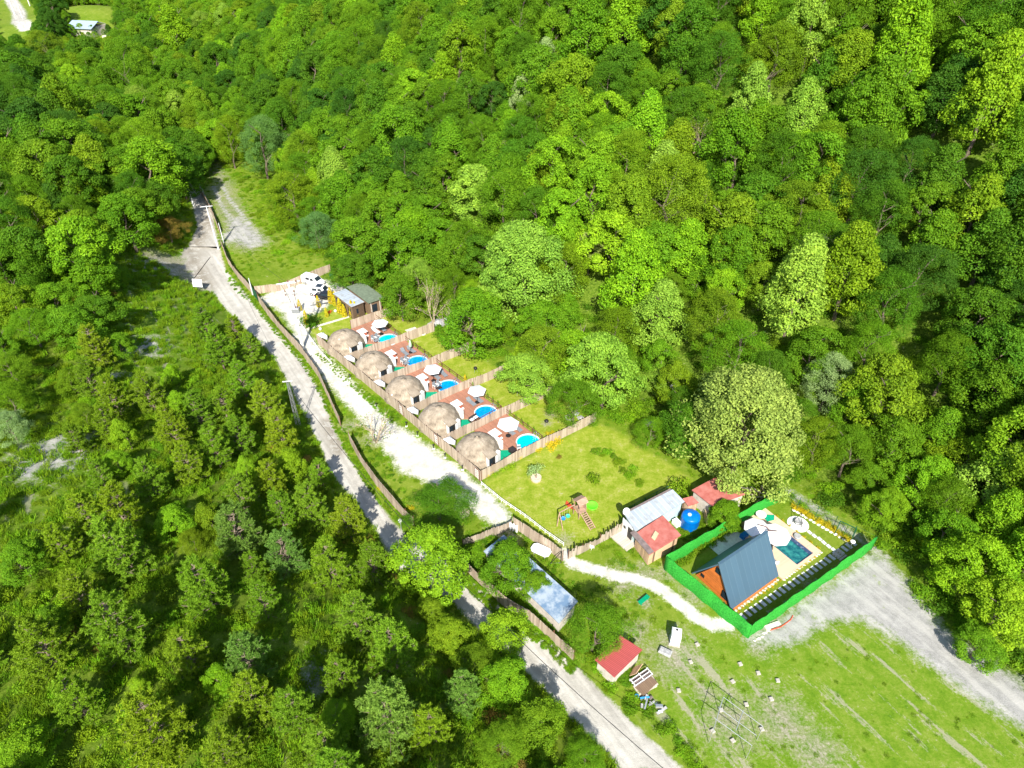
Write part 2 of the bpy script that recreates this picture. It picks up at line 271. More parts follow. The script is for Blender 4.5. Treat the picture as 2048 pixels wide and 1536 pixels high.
MT['wblue'] = water('pool_water_blue', (.0, .27, .66)); MT['wcyan'] = water('pool_water_cyan', (.0, .50, .68)); MT['wteal'] = water('pool_water_teal', (.012, .12, .15), (.05, .30, .27))
def mosaic():
    m, t, n, l, b = nmat('pool_mosaic'); tc = n.new('ShaderNodeTexCoord'); v = n.new('ShaderNodeTexVoronoi'); v.inputs['Scale'].default_value = 3.2; l.new(tc.outputs['Object'], v.inputs['Vector'])
    r = ramp(n, [(.1, (.25, .33, .42)), (.3, (.05, .08, .16)), (.9, (.03, .05, .11))]); l.new(v.outputs['Distance'], r.inputs[0]); l.new(r.outputs[0], b.inputs['Base Color']); b.inputs['Roughness'].default_value = .3; return m
MT['mosaic'] = mosaic()
def thatch():
    m, t, n, l, b = nmat('thatch'); tc = n.new('ShaderNodeTexCoord'); sp = n.new('ShaderNodeSeparateXYZ'); l.new(tc.outputs['Object'], sp.inputs[0])
    ang = mth(n, l, 'ARCTAN2', sp.outputs[1], sp.outputs[0]); cv = n.new('ShaderNodeCombineXYZ'); l.new(mth(n, l, 'MULTIPLY', ang, 24), cv.inputs[0]); l.new(mth(n, l, 'MULTIPLY', sp.outputs[2], .9), cv.inputs[1])
    q = noise(n, l, 2.5, cv.outputs[0], 5, .75); q2 = noise(n, l, .8, tc.outputs['Object'], 5); bands = mth(n, l, 'SINE', mth(n, l, 'MULTIPLY', sp.outputs[2], 9.0))
    s = mth(n, l, 'ADD', mth(n, l, 'MULTIPLY', q.outputs['Fac'], .6), mth(n, l, 'ADD', mth(n, l, 'MULTIPLY', q2.outputs['Fac'], .4), mth(n, l, 'MULTIPLY', bands, .02)))
    r = ramp(n, [(.38, (.13, .10, .072)), (.5, (.30, .245, .18)), (.62, (.47, .395, .305))]); l.new(s, r.inputs[0]); l.new(r.outputs[0], b.inputs['Base Color']); b.inputs['Roughness'].default_value = .95
    bp = n.new('ShaderNodeBump'); bp.inputs['Strength'].default_value = .8; bp.inputs['Distance'].default_value = .08; l.new(s, bp.inputs['Height']); l.new(bp.outputs[0], b.inputs['Normal']); return m
MT['thatch'] = thatch(); LEAF = leafmat('leaf'); NEEDLE = leafmat('needle')

# ------------------------------------------------------------ mesh helpers
class MB:
    def __init__(s): s.v = []; s.f = []
    def add(s, vs, fs):
        o = len(s.v); s.v += [tuple(p) for p in vs]; s.f += [tuple(i + o for i in f) for f in fs]; return s
    def box(s, c, d, rz=0, rx=0, ry=0, bev=0):
        x, y, z = d[0] / 2, d[1] / 2, d[2] / 2; M = Matrix.Rotation(rz, 3, 'Z') @ Matrix.Rotation(ry, 3, 'Y') @ Matrix.Rotation(rx, 3, 'X')
        if bev:
            b = bev; vs = []
            for (zz, k) in ((-z, b), (-z + b, 0), (z - b, 0), (z, b)):
                vs += [(-x + k, -y + k, zz), (x - k, -y + k, zz), (x - k, y - k, zz), (-x + k, y - k, zz)]
            fs = [(3, 2, 1, 0), (12, 13, 14, 15)] + [(r * 4 + i, r * 4 + (i + 1) % 4, r * 4 + 4 + (i + 1) % 4, r * 4 + 4 + i) for r in range(3) for i in range(4)]
        else:
            vs = [(-x, -y, -z), (x, -y, -z), (x, y, -z), (-x, y, -z), (-x, -y, z), (x, -y, z), (x, y, z), (-x, y, z)]
            fs = [(3, 2, 1, 0), (4, 5, 6, 7), (0, 1, 5, 4), (1, 2, 6, 5), (2, 3, 7, 6), (3, 0, 4, 7)]
        C = Vector(c); return s.add([tuple(M @ Vector(p) + C) for p in vs], fs)
    def tube(s, p, q, r0, r1=None, n=8, caps=True):
        r1 = r0 if r1 is None else r1; p = Vector(p); q = Vector(q); d = (q - p); 
        if d.length < 1e-6: return s
        d.normalize(); a = d.orthogonal().normalized(); b = d.cross(a)
        vs = [p + (a * math.cos(2 * math.pi * i / n) + b * math.sin(2 * math.pi * i / n)) * r0 for i in range(n)] + [q + (a * math.cos(2 * math.pi * i / n) + b * math.sin(2 * math.pi * i / n)) * r1 for i in range(n)]
        fs = [(i, (i + 1) % n, n + (i + 1) % n, n + i) for i in range(n)]
        if caps: fs += [tuple(range(n))[::-1], tuple(range(n, 2 * n))]
        return s.add(vs, fs)
    def path(s, pts, r, n=6):
        for a, b in zip(pts, pts[1:]): s.tube(a, b, r, r, n)
        return s
    def lathe(s, prof, c=(0, 0, 0), n=24, sx=1, sy=1, close=True):
        vs = []; fs = []
        for (r, z) in prof: vs += [(c[0] + sx * r * math.cos(2 * math.pi * i / n), c[1] + sy * r * math.sin(2 * math.pi * i / n), c[2] + z) for i in range(n)]
        for k in range(len(prof) - 1): fs += [(k * n + i, k * n + (i + 1) % n, (k + 1) * n + (i + 1) % n, (k + 1) * n + i) for i in range(n)]
        if close: fs += [tuple(range(n))[::-1], tuple((len(prof) - 1) * n + i for i in range(n))]
        return s.add(vs, fs)
    def prism(s, poly, z0, z1, top=None):
        n = len(poly); z0 = z0 if hasattr(z0, '__len__') else [z0] * n; z1 = z1 if hasattr(z1, '__len__') else [z1] * n
        a = sum(poly[i][0] * poly[(i + 1) % n][1] - poly[(i + 1) % n][0] * poly[i][1] for i in range(n))
        if a < 0: poly = poly[::-1]; z0 = z0[::-1]; z1 = z1[::-1]
        vs = [(p[0], p[1], z) for p, z in zip(poly, z0)] + [(p[0], p[1], z) for p, z in zip(poly, z1)]
        return s.add(vs, [tuple(range(n))[::-1], tuple(range(n, 2 * n))] + [(i, (i + 1) % n, n + (i + 1) % n, n + i) for i in range(n)])
    def slab(s, pts, th):
        """thin plate from a 3-D polygon (any tilt), th thick downward"""
        n = len(pts); nn = (Vector(pts[1]) - Vector(pts[0])).cross(Vector(pts[2]) - Vector(pts[0])).normalized()
        if nn.z < 0: pts = pts[::-1]; nn = -nn
        vs = [Vector(p) for p in pts] + [Vector(p) - nn * th for p in pts]
        return s.add(vs, [tuple(range(n)), tuple(range(n, 2 * n))[::-1]] + [((i + 1) % n, i, n + i, n + (i + 1) % n) for i in range(n)])
    def mesh(s, name, mat=None, smooth=False):
        me = bpy.data.meshes.new(name); me.from_pydata(s.v, [], s.f); me.update()
        if mat: me.materials.append(MT[mat] if isinstance(mat, str) else mat)
        if smooth: me.polygons.foreach_set('use_smooth', [True] * len(me.polygons))
        return me
def tag(o, label=None, cat=None, group=None, kind=None):
    if label: o['label'] = label
    if cat: o['category'] = cat
    if group: o['group'] = group
    if kind: o['kind'] = kind
    return o
def thing(name, label, cat, loc=(0, 0, 0), rz=0, group=None):
    o = bpy.data.objects.new(name, None); COL.objects.link(o); o.location = loc; o.rotation_euler = (0, 0, rz); o.empty_display_size = .3
    return tag(o, label, cat, group)
def part(name, mb, mat, parent=None, smooth=False, loc=None):
    me = mb if isinstance(mb, bpy.types.Mesh) else mb.mesh(name, mat, smooth)
    o = bpy.data.objects.new(name, me); COL.objects.link(o)
    if parent: o.parent = parent
    if loc: o.location = loc
    return o
def solo(name, mb, mat, label, cat, loc=(0, 0, 0), rz=0, group=None, smooth=False):
    o = part(name, mb, mat, None, smooth); o.location = loc; o.rotation_euler = (0, 0, rz); return tag(o, label, cat, group)
def copytree(o, parent=None, loc=None, rz=None, label=None, group=None, sc=None):
    c = o.copy(); COL.objects.link(c); c.parent = parent
    for ch in list(o.children): copytree(ch, c)
    if loc is not None: c.location = loc
    if rz is not None: c.rotation_euler = (0, 0, rz)
    if label: c['label'] = label
    if group: c['group'] = group
    if sc: c.scale = sc if hasattr(sc, '__len__') else (sc,) * 3
    return c
def npmesh(name, V, Fq, mat=None, attrs=None, fattr=None, smooth=False):
    me = bpy.data.meshes.new(name); V = np.asarray(V, np.float32); Fq = np.asarray(Fq, np.int32); nf, k = Fq.shape
    me.vertices.add(len(V)); me.vertices.foreach_set('co', V.ravel()); me.loops.add(nf * k); me.loops.foreach_set('vertex_index', Fq.ravel())
    me.polygons.add(nf); me.polygons.foreach_set('loop_start', np.arange(0, nf * k, k, dtype=np.int32)); me.polygons.foreach_set('loop_total', np.full(nf, k, np.int32))
    if smooth: me.polygons.foreach_set('use_smooth', np.ones(nf, bool))
    me.update(calc_edges=True); me.validate()
    for a, d in (attrs or {}).items(): me.attributes.new(a, 'FLOAT', 'POINT').data.foreach_set('value', np.asarray(d, np.float32))
    for a, d in (fattr or {}).items(): me.attributes.new(a, 'FLOAT', 'FACE').data.foreach_set('value', np.asarray(d, np.float32))
    if mat: me.materials.append(mat)
    return me

# ------------------------------------------------------------ ground sheets
def grid(x0, x1, y0, y1, s, holes=(), split=False, drop=0):
    xs = np.arange(x0, x1 + s / 2, s); ys = np.arange(y0, y1 + s / 2, s); X, Y = np.meshgrid(xs, ys); X = X.ravel(); Y = Y.ravel()
    Z = hgt(X, Y) + np.where(np.hypot(X, Y) < 1e9, lump(X, Y, 1.7, .012), 0); M = masks(X, Y)
    for h in holes:
        ins = (X > h[0] - s * 1.01) & (X < h[1] + s * 1.01) & (Y > h[2] - s * 1.01) & (Y < h[3] + s * 1.01); Z = np.where(ins, Z - drop, Z)
    nx = len(xs); ny = len(ys); i, j = np.meshgrid(np.arange(nx - 1), np.arange(ny - 1)); a = (j * nx + i).ravel(); Q = np.stack([a, a + 1, a + 1 + nx, a + nx], 1)
    cx = X[Q].mean(1); cy = Y[Q].mean(1); keep = np.ones(len(Q), bool)
    for h in holes: keep &= ~((cx > h[0]) & (cx < h[1]) & (cy > h[2]) & (cy < h[3]))
    VP = [(PL(3.2, 0)[0], PL(3.2, 0)[1])]
    cls = np.zeros(len(Q), int)
    if split:
        mm = {k: v[Q].mean(1) for k, v in M.items()}
        cls[mm['meadow'] > .5] = 5; cls[mm['lawn'] > .5] = 4; cls[mm['grey'] > .5] = 3; cls[mm['road'] > .5] = 1; cls[mm['white'] > .5] = 2
    return np.stack([X, Y, Z], 1), Q[keep], cls[keep], M
NEAR = (-62, 62, 20, 132); MIDP = (-122, -22, 132, 212)
parts_ = {}
def emit(V, Q, cls, M, base):
    names = {0: base, 1: 'road', 2: 'gravel_drive', 3: 'gravel_yard', 4: 'lawn', 5: 'meadow'}
    for c in np.unique(cls):
        q = Q[cls == c]; u, inv = np.unique(q, return_inverse=True); me = npmesh(names[c], V[u], inv.reshape(q.shape), TM, {k: m[u] for k, m in M.items()}, smooth=True)
        o = bpy.data.objects.new(names[c], me); COL.objects.link(o); o['kind'] = 'structure'
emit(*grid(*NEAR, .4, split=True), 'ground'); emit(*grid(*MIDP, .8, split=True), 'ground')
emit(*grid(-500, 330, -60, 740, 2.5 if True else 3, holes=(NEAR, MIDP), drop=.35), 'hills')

# ------------------------------------------------------------ tree prototypes
def unit(v): return v / (np.linalg.norm(v, axis=1, keepdims=True) + 1e-9)
def leaves(P, N, size, g, asp=.62, fold=.25):
    n = len(P); t = unit(np.cross(N, g.normal(size=(n, 3)))); b = np.cross(N, t); s = (size * g.uniform(.65, 1.35, n))[:, None] if np.isscalar(size) else size[:, None]
    a = P - t * s * .5; c = P + t * s * .5; d = P + b * s * asp * .5 - N * s * fold * .5; e = P - b * s * asp * .5 - N * s * fold * .5
    V = np.stack([a, e, c, d], 1).reshape(-1, 3); return V, np.arange(4 * n).reshape(-1, 4)
def trunk_mb(g, H, rr, top=.75, limbs=6, spread=.2):
    m = MB(); p = Vector((0, 0, -.6)); n = 5; pts = [p]
    for k in range(1, n + 1): pts.append(Vector((g.normal() * .12 * k, g.normal() * .12 * k, H * top * k / n)))
    for k in range(n): m.tube(pts[k], pts[k + 1], rr * (1 - .16 * k), rr * (1 - .16 * (k + 1)), 7, k in (0, n - 1))
    for k in range(limbs):
        q = pts[2 + k % 4]; a = g.uniform(0, 6.28); L = H * spread * g.uniform(.6, 1); e = q + Vector((math.cos(a) * L, math.sin(a) * L, L * .9)); m.tube(q, e, rr * .4, rr * .12, 5, False)
        a2 = a + .8; m.tube(q.lerp(e, .5), q.lerp(e, .5) + Vector((math.cos(a2) * L * .5, math.sin(a2) * L * .5, L * .5)), rr * .2, rr * .06, 4, False)
    return m
def crown(seed, H=12, Rr=4.6, kind='round', nl=60, per=150, ls=.36, z0=.25, fine=False):
    g = np.random.default_rng(seed); C = []; rad = []
    lean = g.normal(size=2) * .5
    ph = g.uniform(0, 6.28, 4)
    for k in range(nl):
        t = (k + .5) / nl; t = t ** .8; a = k * 2.399 + g.normal() * .3
        wob = 1 + .18 * math.sin(2 * a + ph[0]) + .12 * math.sin(3 * a + ph[1])
        if kind == 'round': prof = math.sin(math.pi * min(1, (.13 + .87 * t))) ** .62
        elif kind == 'cone': prof = (1 - t) ** .75 * min(1, .45 + t * 3)
        elif kind == 'dome': prof = math.sqrt(max(0, 1 - t * t)) * min(1, .7 + t * 2)
        else: prof = (.55 + .45 * math.sin(math.pi * t)) * (1 - t ** 4)
        r = Rr * prof * wob * g.uniform(.62, 1.0); C.append((math.cos(a) * r + lean[0] * t, math.sin(a) * r + lean[1] * t, H * (z0 + (1 - z0) * t * .97))); rad.append(g.uniform(.75, 1.45) * (1.15 - .35 * t) * Rr / 4.6)
    C = np.array(C); rad = np.array(rad); idx = np.repeat(np.arange(nl), per); n = len(idx)
    D = unit(g.normal(size=(n, 3)) + np.array([0, 0, .35])); out = C[idx] - np.array([0, 0, H * .45]); out = unit(out)
    flip = (D * out).sum(1) < -.35; D[flip] *= -1
    sq = np.array([1.15, 1.15, .75]); Pp = C[idx] + D * sq * rad[idx, None] * g.uniform(.55, 1.08, n)[:, None]
    Nn = unit(D * .7 + np.array([0, 0, .45]) + g.normal(size=(n, 3)) * (.55 if not fine else .8))
    V, Q = leaves(Pp, Nn, ls, g, .6 if not fine else .4)
    lob = g.uniform(0, 1, nl)
    lv = .5 + .35 * (lob[idx] - .5) + g.normal(size=n) * .16
    return npmesh('crown', V, Q, LEAF, fattr={'lv': np.clip(lv, 0, 1)})
def pine(seed, H=9):
    g = np.random.default_rng(seed); P = []; D = []; m = trunk_mb(g, H, .15, .97, 0)
    z = 1.0
    while z < H - .3:
        t = z / H; L = 3.1 * (1 - t) ** .7 * (.85 if t < .25 else 1) + .35; nb = 6
        for k in range(nb):
            a = g.uniform(0, 6.28); up = .15 + .55 * t; l = L * g.uniform(.65, 1.1); b0 = Vector((0, 0, z)); b1 = Vector((math.cos(a) * l, math.sin(a) * l, z + up * l)); m.tube(b0, b1, .05, .02, 4, False)
            nt = max(3, int(l * 4.6))
            for j in range(nt):
                f = .3 + .7 * (j + .5) / nt; base = b0.lerp(b1, f); side = g.normal() * .42 * (1.25 - f) * l * .6
                P.append((base.x - math.sin(a) * side, base.y + math.cos(a) * side, base.z + g.uniform(0, .22))); D.append((math.cos(a) * .45 + g.normal() * .3, math.sin(a) * .45 + g.normal() * .3, .9))
        z += g.uniform(.5, .72) * (1 - .25 * t)
    P.append((0, 0, H - .1)); D.append((0, 0, 1)); P = np.array(P); D = unit(np.array(D)); nt = len(P); per = 34; idx = np.repeat(np.arange(nt), per); n = len(idx)
    s = g.uniform(-.05, .34, n)[:, None]; d = unit(D[idx] * .75 + unit(g.normal(size=(n, 3))) * .85); c = P[idx] + D[idx] * s; L = g.uniform(.2, .34, n)[:, None]; w = unit(np.cross(d, g.normal(size=(n, 3)))) * .036
    V = np.stack([c - w, c + w, c + d * L + w * .3, c + d * L - w * .3], 1).reshape(-1, 3)
    lv = np.clip(.45 + .3 * (g.uniform(0, 1, nt)[idx] - .5) + s[:, 0] * .6 + g.normal(size=n) * .1, 0, 1)
    return npmesh('crown', V, np.arange(4 * n).reshape(-1, 4), NEEDLE, fattr={'lv': lv}), m.mesh('trunk', 'pbark')
def bush(seed, r=1.0, n=700, ls=.16, tall=.75, loose=.2):
    g = np.random.default_rng(seed); nl = 9; C = np.stack([g.normal(size=nl) * r * .42, g.normal(size=nl) * r * .42, g.uniform(.15, .6, nl) * r * tall], 1); idx = g.integers(0, nl, n)
    D = unit(g.normal(size=(n, 3)) + [0, 0, .5]); Pp = C[idx] + D * r * .45 * g.uniform(.6, 1.1 + loose, n)[:, None] * np.array([1, 1, tall]); Pp[:, 2] = np.maximum(Pp[:, 2], .02)
    V, Q = leaves(Pp, unit(D * .6 + [0, 0, .5] + g.normal(size=(n, 3)) * .6), ls, g, .55); return npmesh('bush', V, Q, LEAF, fattr={'lv': np.clip(.5 + g.normal(size=n) * .2, 0, 1)})
def tuft(seed, r=.6, n=110):
    g = np.random.default_rng(seed); a = g.uniform(0, 6.28, n); rr = r * np.sqrt(g.uniform(0, 1, n)); B = np.stack([np.cos(a) * rr, np.sin(a) * rr, np.zeros(n)], 1)
    T = B + np.stack([g.normal(size=n) * .16, g.normal(size=n) * .16, g.uniform(.2, .5, n)], 1); w = np.stack([np.cos(a * 7), np.sin(a * 7), np.zeros(n)], 1) * .035
    V = np.stack([B - w, B + w, T + w * .2, T - w * .2], 1).reshape(-1, 3); return npmesh('grass', V, np.arange(4 * n).reshape(-1, 4), LEAF, fattr={'lv': np.clip(.5 + g.normal(size=n) * .22, 0, 1)})
def cypress(seed, H=2.0, r=.42, n=900, ls=.11):
    g = np.random.default_rng(seed); t = g.uniform(0, 1, n) ** 1.2; a = g.uniform(0, 6.28, n); rr = r * (1 - t) ** .6 * np.minimum(1, .5 + t * 4) * g.uniform(.75, 1.1, n); D = np.stack([np.cos(a), np.sin(a), np.full(n, .6)], 1)
    Pp = np.stack([np.cos(a) * rr, np.sin(a) * rr, .05 + t * H], 1); V, Q = leaves(Pp, unit(D + g.normal(size=(n, 3)) * .5), ls, g, .6); return npmesh('foliage', V, Q, LEAF, fattr={'lv': np.clip(.5 + g.normal(size=n) * .2, 0, 1)})
def baretree(seed, H=8, lean=.25, nb=26, leafn=500):
    g = np.random.default_rng(seed); m = MB(); P = []
    def grow(p, d, L, r, k):
        q = p + d * L; m.tube(p, q, r, r * .6, 5, False)
        if k == 0: P.append(tuple(q)); return
        for _ in range(3):
            dd = (d + Vector(g.normal(size=3)) * .38 + Vector((0, 0, .12))).normalized(); grow(p.lerp(q, g.uniform(.55, 1)), dd, L * g.uniform(.6, .85), r * .55, k - 1)
    for _ in range(4):
        a = g.uniform(0, 6.28); grow(Vector((0, 0, -.2)), Vector((math.cos(a) * lean, math.sin(a) * lean, 1)).normalized(), H * .35, .11, 3)
    P = np.array(P); n = leafn; idx = g.integers(0, len(P), n); V, Q = leaves(P[idx] + g.normal(size=(n, 3)) * .3, unit(g.normal(size=(n, 3)) + [0, 0, .6]), .2, g)
    return npmesh('crown', V, Q, LEAF, fattr={'lv': np.clip(.5 + g.normal(size=n) * .2, 0, 1)}), m.mesh('trunk', 'twig')

BR = []   # broadleaf prototypes: (crown mesh, trunk mesh, kind)
for k, (kd, nl, per, ls, fine) in enumerate([('round', 70, 150, .40, 0), ('cone', 78, 140, .42, 0), ('dome', 74, 150, .38, 0), ('round', 62, 165, .44, 0), ('cone', 70, 150, .40, 0), ('tall', 80, 135, .38, 0), ('dome', 72, 190, .27, 1), ('round', 76, 180, .27, 1), ('tall', 60, 150, .42, 0)]):
    g = np.random.default_rng(40 + k); BR.append((crown(100 + k, 12, 4.6, kd, nl, int(per * 1.7), ls * .74, .2 if kd != 'dome' else .3, bool(fine)), trunk_mb(g, 12, .28).mesh('trunk', 'bark'), kd))
SHN = {}
for k, b in enumerate(BR): SHN[b[0].name] = ['round', 'conical', 'spreading', 'rounded', 'pointed', 'upright', 'feathery', 'fine leafed', 'columnar'][k]
CONE, ROUND, DOME, TALL, FINE = [1, 4], [0, 3], [2], [5, 8], [6, 7]
BIG = crown(300, 12, 5.2, 'dome', 95, 420, .25, .10)
PN = [pine(200 + k) for k in range(4)]
SH = [bush(400 + k) for k in range(3)]; TF = [tuft(410 + k) for k in range(2)]
TINT = dict(bright=(.205, .40, .012), pale=(.27, .45, .045), palest=(.35, .47, .095), mid=(.135, .285, .010), deep=(.09, .215, .010), dark=(.058, .155, .012), olive=(.19, .31, .010), silver=(.32, .46, .16), blue=(.15, .31, .07),
            pgreen=(.19, .35, .020), pblue=(.18, .33, .05), polive=(.24, .37, .018), yellow=(.62, .50, .02), lime=(.26, .445, .016), rust=(.28, .20, .04), dimy=(.185, .315, .012))
def jit(c, s=.12):
    f = 1 + random.uniform(-s, s); return [c[0] * f * (1 + random.uniform(-.08, .08)), c[1] * f, c[2] * f * (1 + random.uniform(-.1, .1))]
ZN = [('in the upper right corner of the hillside', lambda x, y: x > 1760 and y < 300), ('on the upper right hillside', lambda x, y: x > 1450 and y < 420), ('at the top of the hillside left of centre', lambda x, y: 900 < x <= 1170 and y < 300), ('at the top of the hillside right of centre', lambda x, y: 1170 < x <= 1450 and y < 300),
      ('on the hillside at the top edge above the vans', lambda x, y: 420 < x <= 900 and y < 160), ('on the hillside right of the far road end', lambda x, y: 420 < x <= 900 and y < 330), ('in the far valley at the top left', lambda x, y: x <= 420 and y < 180), ('near the left edge beyond the road bend', lambda x, y: x <= 200 and y < 620), ('left of the far end of the gravel road', lambda x, y: x <= 420 and y < 620),
      ('between the wheel track and the vans', lambda x, y: x <= 680 and 330 <= y < 640), ('behind the cafe cabin', lambda x, y: x <= 900 and 330 <= y < 640), ('on the slope above the large pale tree', lambda x, y: 900 < x <= 1450 and y < 450), ('above the dome hut gardens', lambda x, y: 700 < x <= 1200 and y < 880), ('between the dome gardens and the right hill', lambda x, y: 1200 < x <= 1500 and y < 700), ('behind the playground lawn', lambda x, y: 1200 < x <= 1600 and y < 1000),
      ('near the right edge of the hillside', lambda x, y: x > 1800 and y < 760), ('on the right hillside at mid height', lambda x, y: x > 1500 and y < 760), ('beside the grey gravel yard', lambda x, y: x > 1600), ('along the lower gravel road', lambda x, y: 760 < x <= 1500 and y >= 1000),
      ('near the left edge of the slope', lambda x, y: x < 170 and y < 1000), ('below the grassy clearing left of the road', lambda x, y: x < 330 and y < 1000), ('near the white signboard side of the slope', lambda x, y: y < 740), ('left of the white lattice pole', lambda x, y: y < 900), ('just below the white lattice pole', lambda x, y: y < 1000 and x > 450), ('in the middle of the left slope', lambda x, y: y < 1000),
      ('in the bottom left corner', lambda x, y: x < 260 and y > 1250), ('near the left edge of the lower slope', lambda x, y: x < 260), ('at the bottom edge left of centre', lambda x, y: y > 1330), ('on the lower slope beside the road', lambda x, y: x > 530), ('in the middle of the lower left slope', lambda x, y: True)]
TW = dict(bright='bright yellow green', pale='pale green', palest='very pale cream green', mid='mid green', deep='deep green', dark='dark green', olive='olive green', silver='silvery green', blue='bluish green', pgreen='dull green', pblue='blue green', polive='olive toned', yellow='yellow', lime='lime green', rust='rusty brown', dimy='yellowish green')
def zone(px, py):
    for w, f in ZN:
        if f(px, py): return w
KEY = []  # placed trees: (x,y,r)
LABELLED = []
def place(name, cat, cm, tm, x, y, z, sxy, sz, tint, label=None, word='broadleaf tree', rz=None):
    px, py, zc = proj(x, y, z + 6)
    t = thing(name, '', cat, (x, y, z - .15), random.uniform(0, 6.28) if rz is None else rz); t.scale = (sxy, sxy, sz)
    if label is None:
        sz_ = 'tall' if sz > 1.12 else ('small' if sz < .72 else 'medium'); label = f"{sz_} {TW[tint]} {SHN.get(cm.name, '')} {'pine' if word == 'pine' else 'tree'} {zone(px, py)}".replace('  ', ' ')
        t['group'] = label + 's' if False else f"{TW[tint]} {word}s {zone(px, py)}"
    t['label'] = label
    LABELLED.append((t, px))
    c = part('crown', cm, None, t); c['tint'] = jit(TINT[tint]); part('trunk', tm, None, t); return t
def keytree(px, py, wpx, tint, kinds, aspect=1.0, label=None, big=False, up=7.0, rmax=None):
    x, y, z = GT(px, py, up); _, _, zc = proj(x, y, z + up); w = wpx * zc / F; s = w / (9.6 if not big else 10.6)
    for _ in range(3):
        up2 = 7.2 * s * aspect; x, y, z = GT(px, py, up2); _, _, zc = proj(x, y, z + up2); w = wpx * zc / F; s = w / (9.6 if not big else 10.6)
    k = random.choice(kinds); cm = BIG if big else BR[k][0]
    KEY.append((x, y, w / 2)); return place('broadleaf_tree', 'tree', cm, BR[k][1], x, y, z, s, s * aspect, tint, label)
def keypine(px, py, wpx, tint='pgreen', label=None, aspect=1.0):
    x, y, z = GT(px, py, 3.5); _, _, zc = proj(x, y, z + 3.5); s = wpx * zc / F / 6.4; s = min(max(s, .5), 1.5); x, y, z = GT(px, py, 4.0 * s)
    k = random.randrange(4); KEY.append((x, y, 3 * s)); return place('pine_tree', 'pine tree', PN[k][0], PN[k][1], x, y, z, s, s * aspect * .95, tint, label, 'pine')

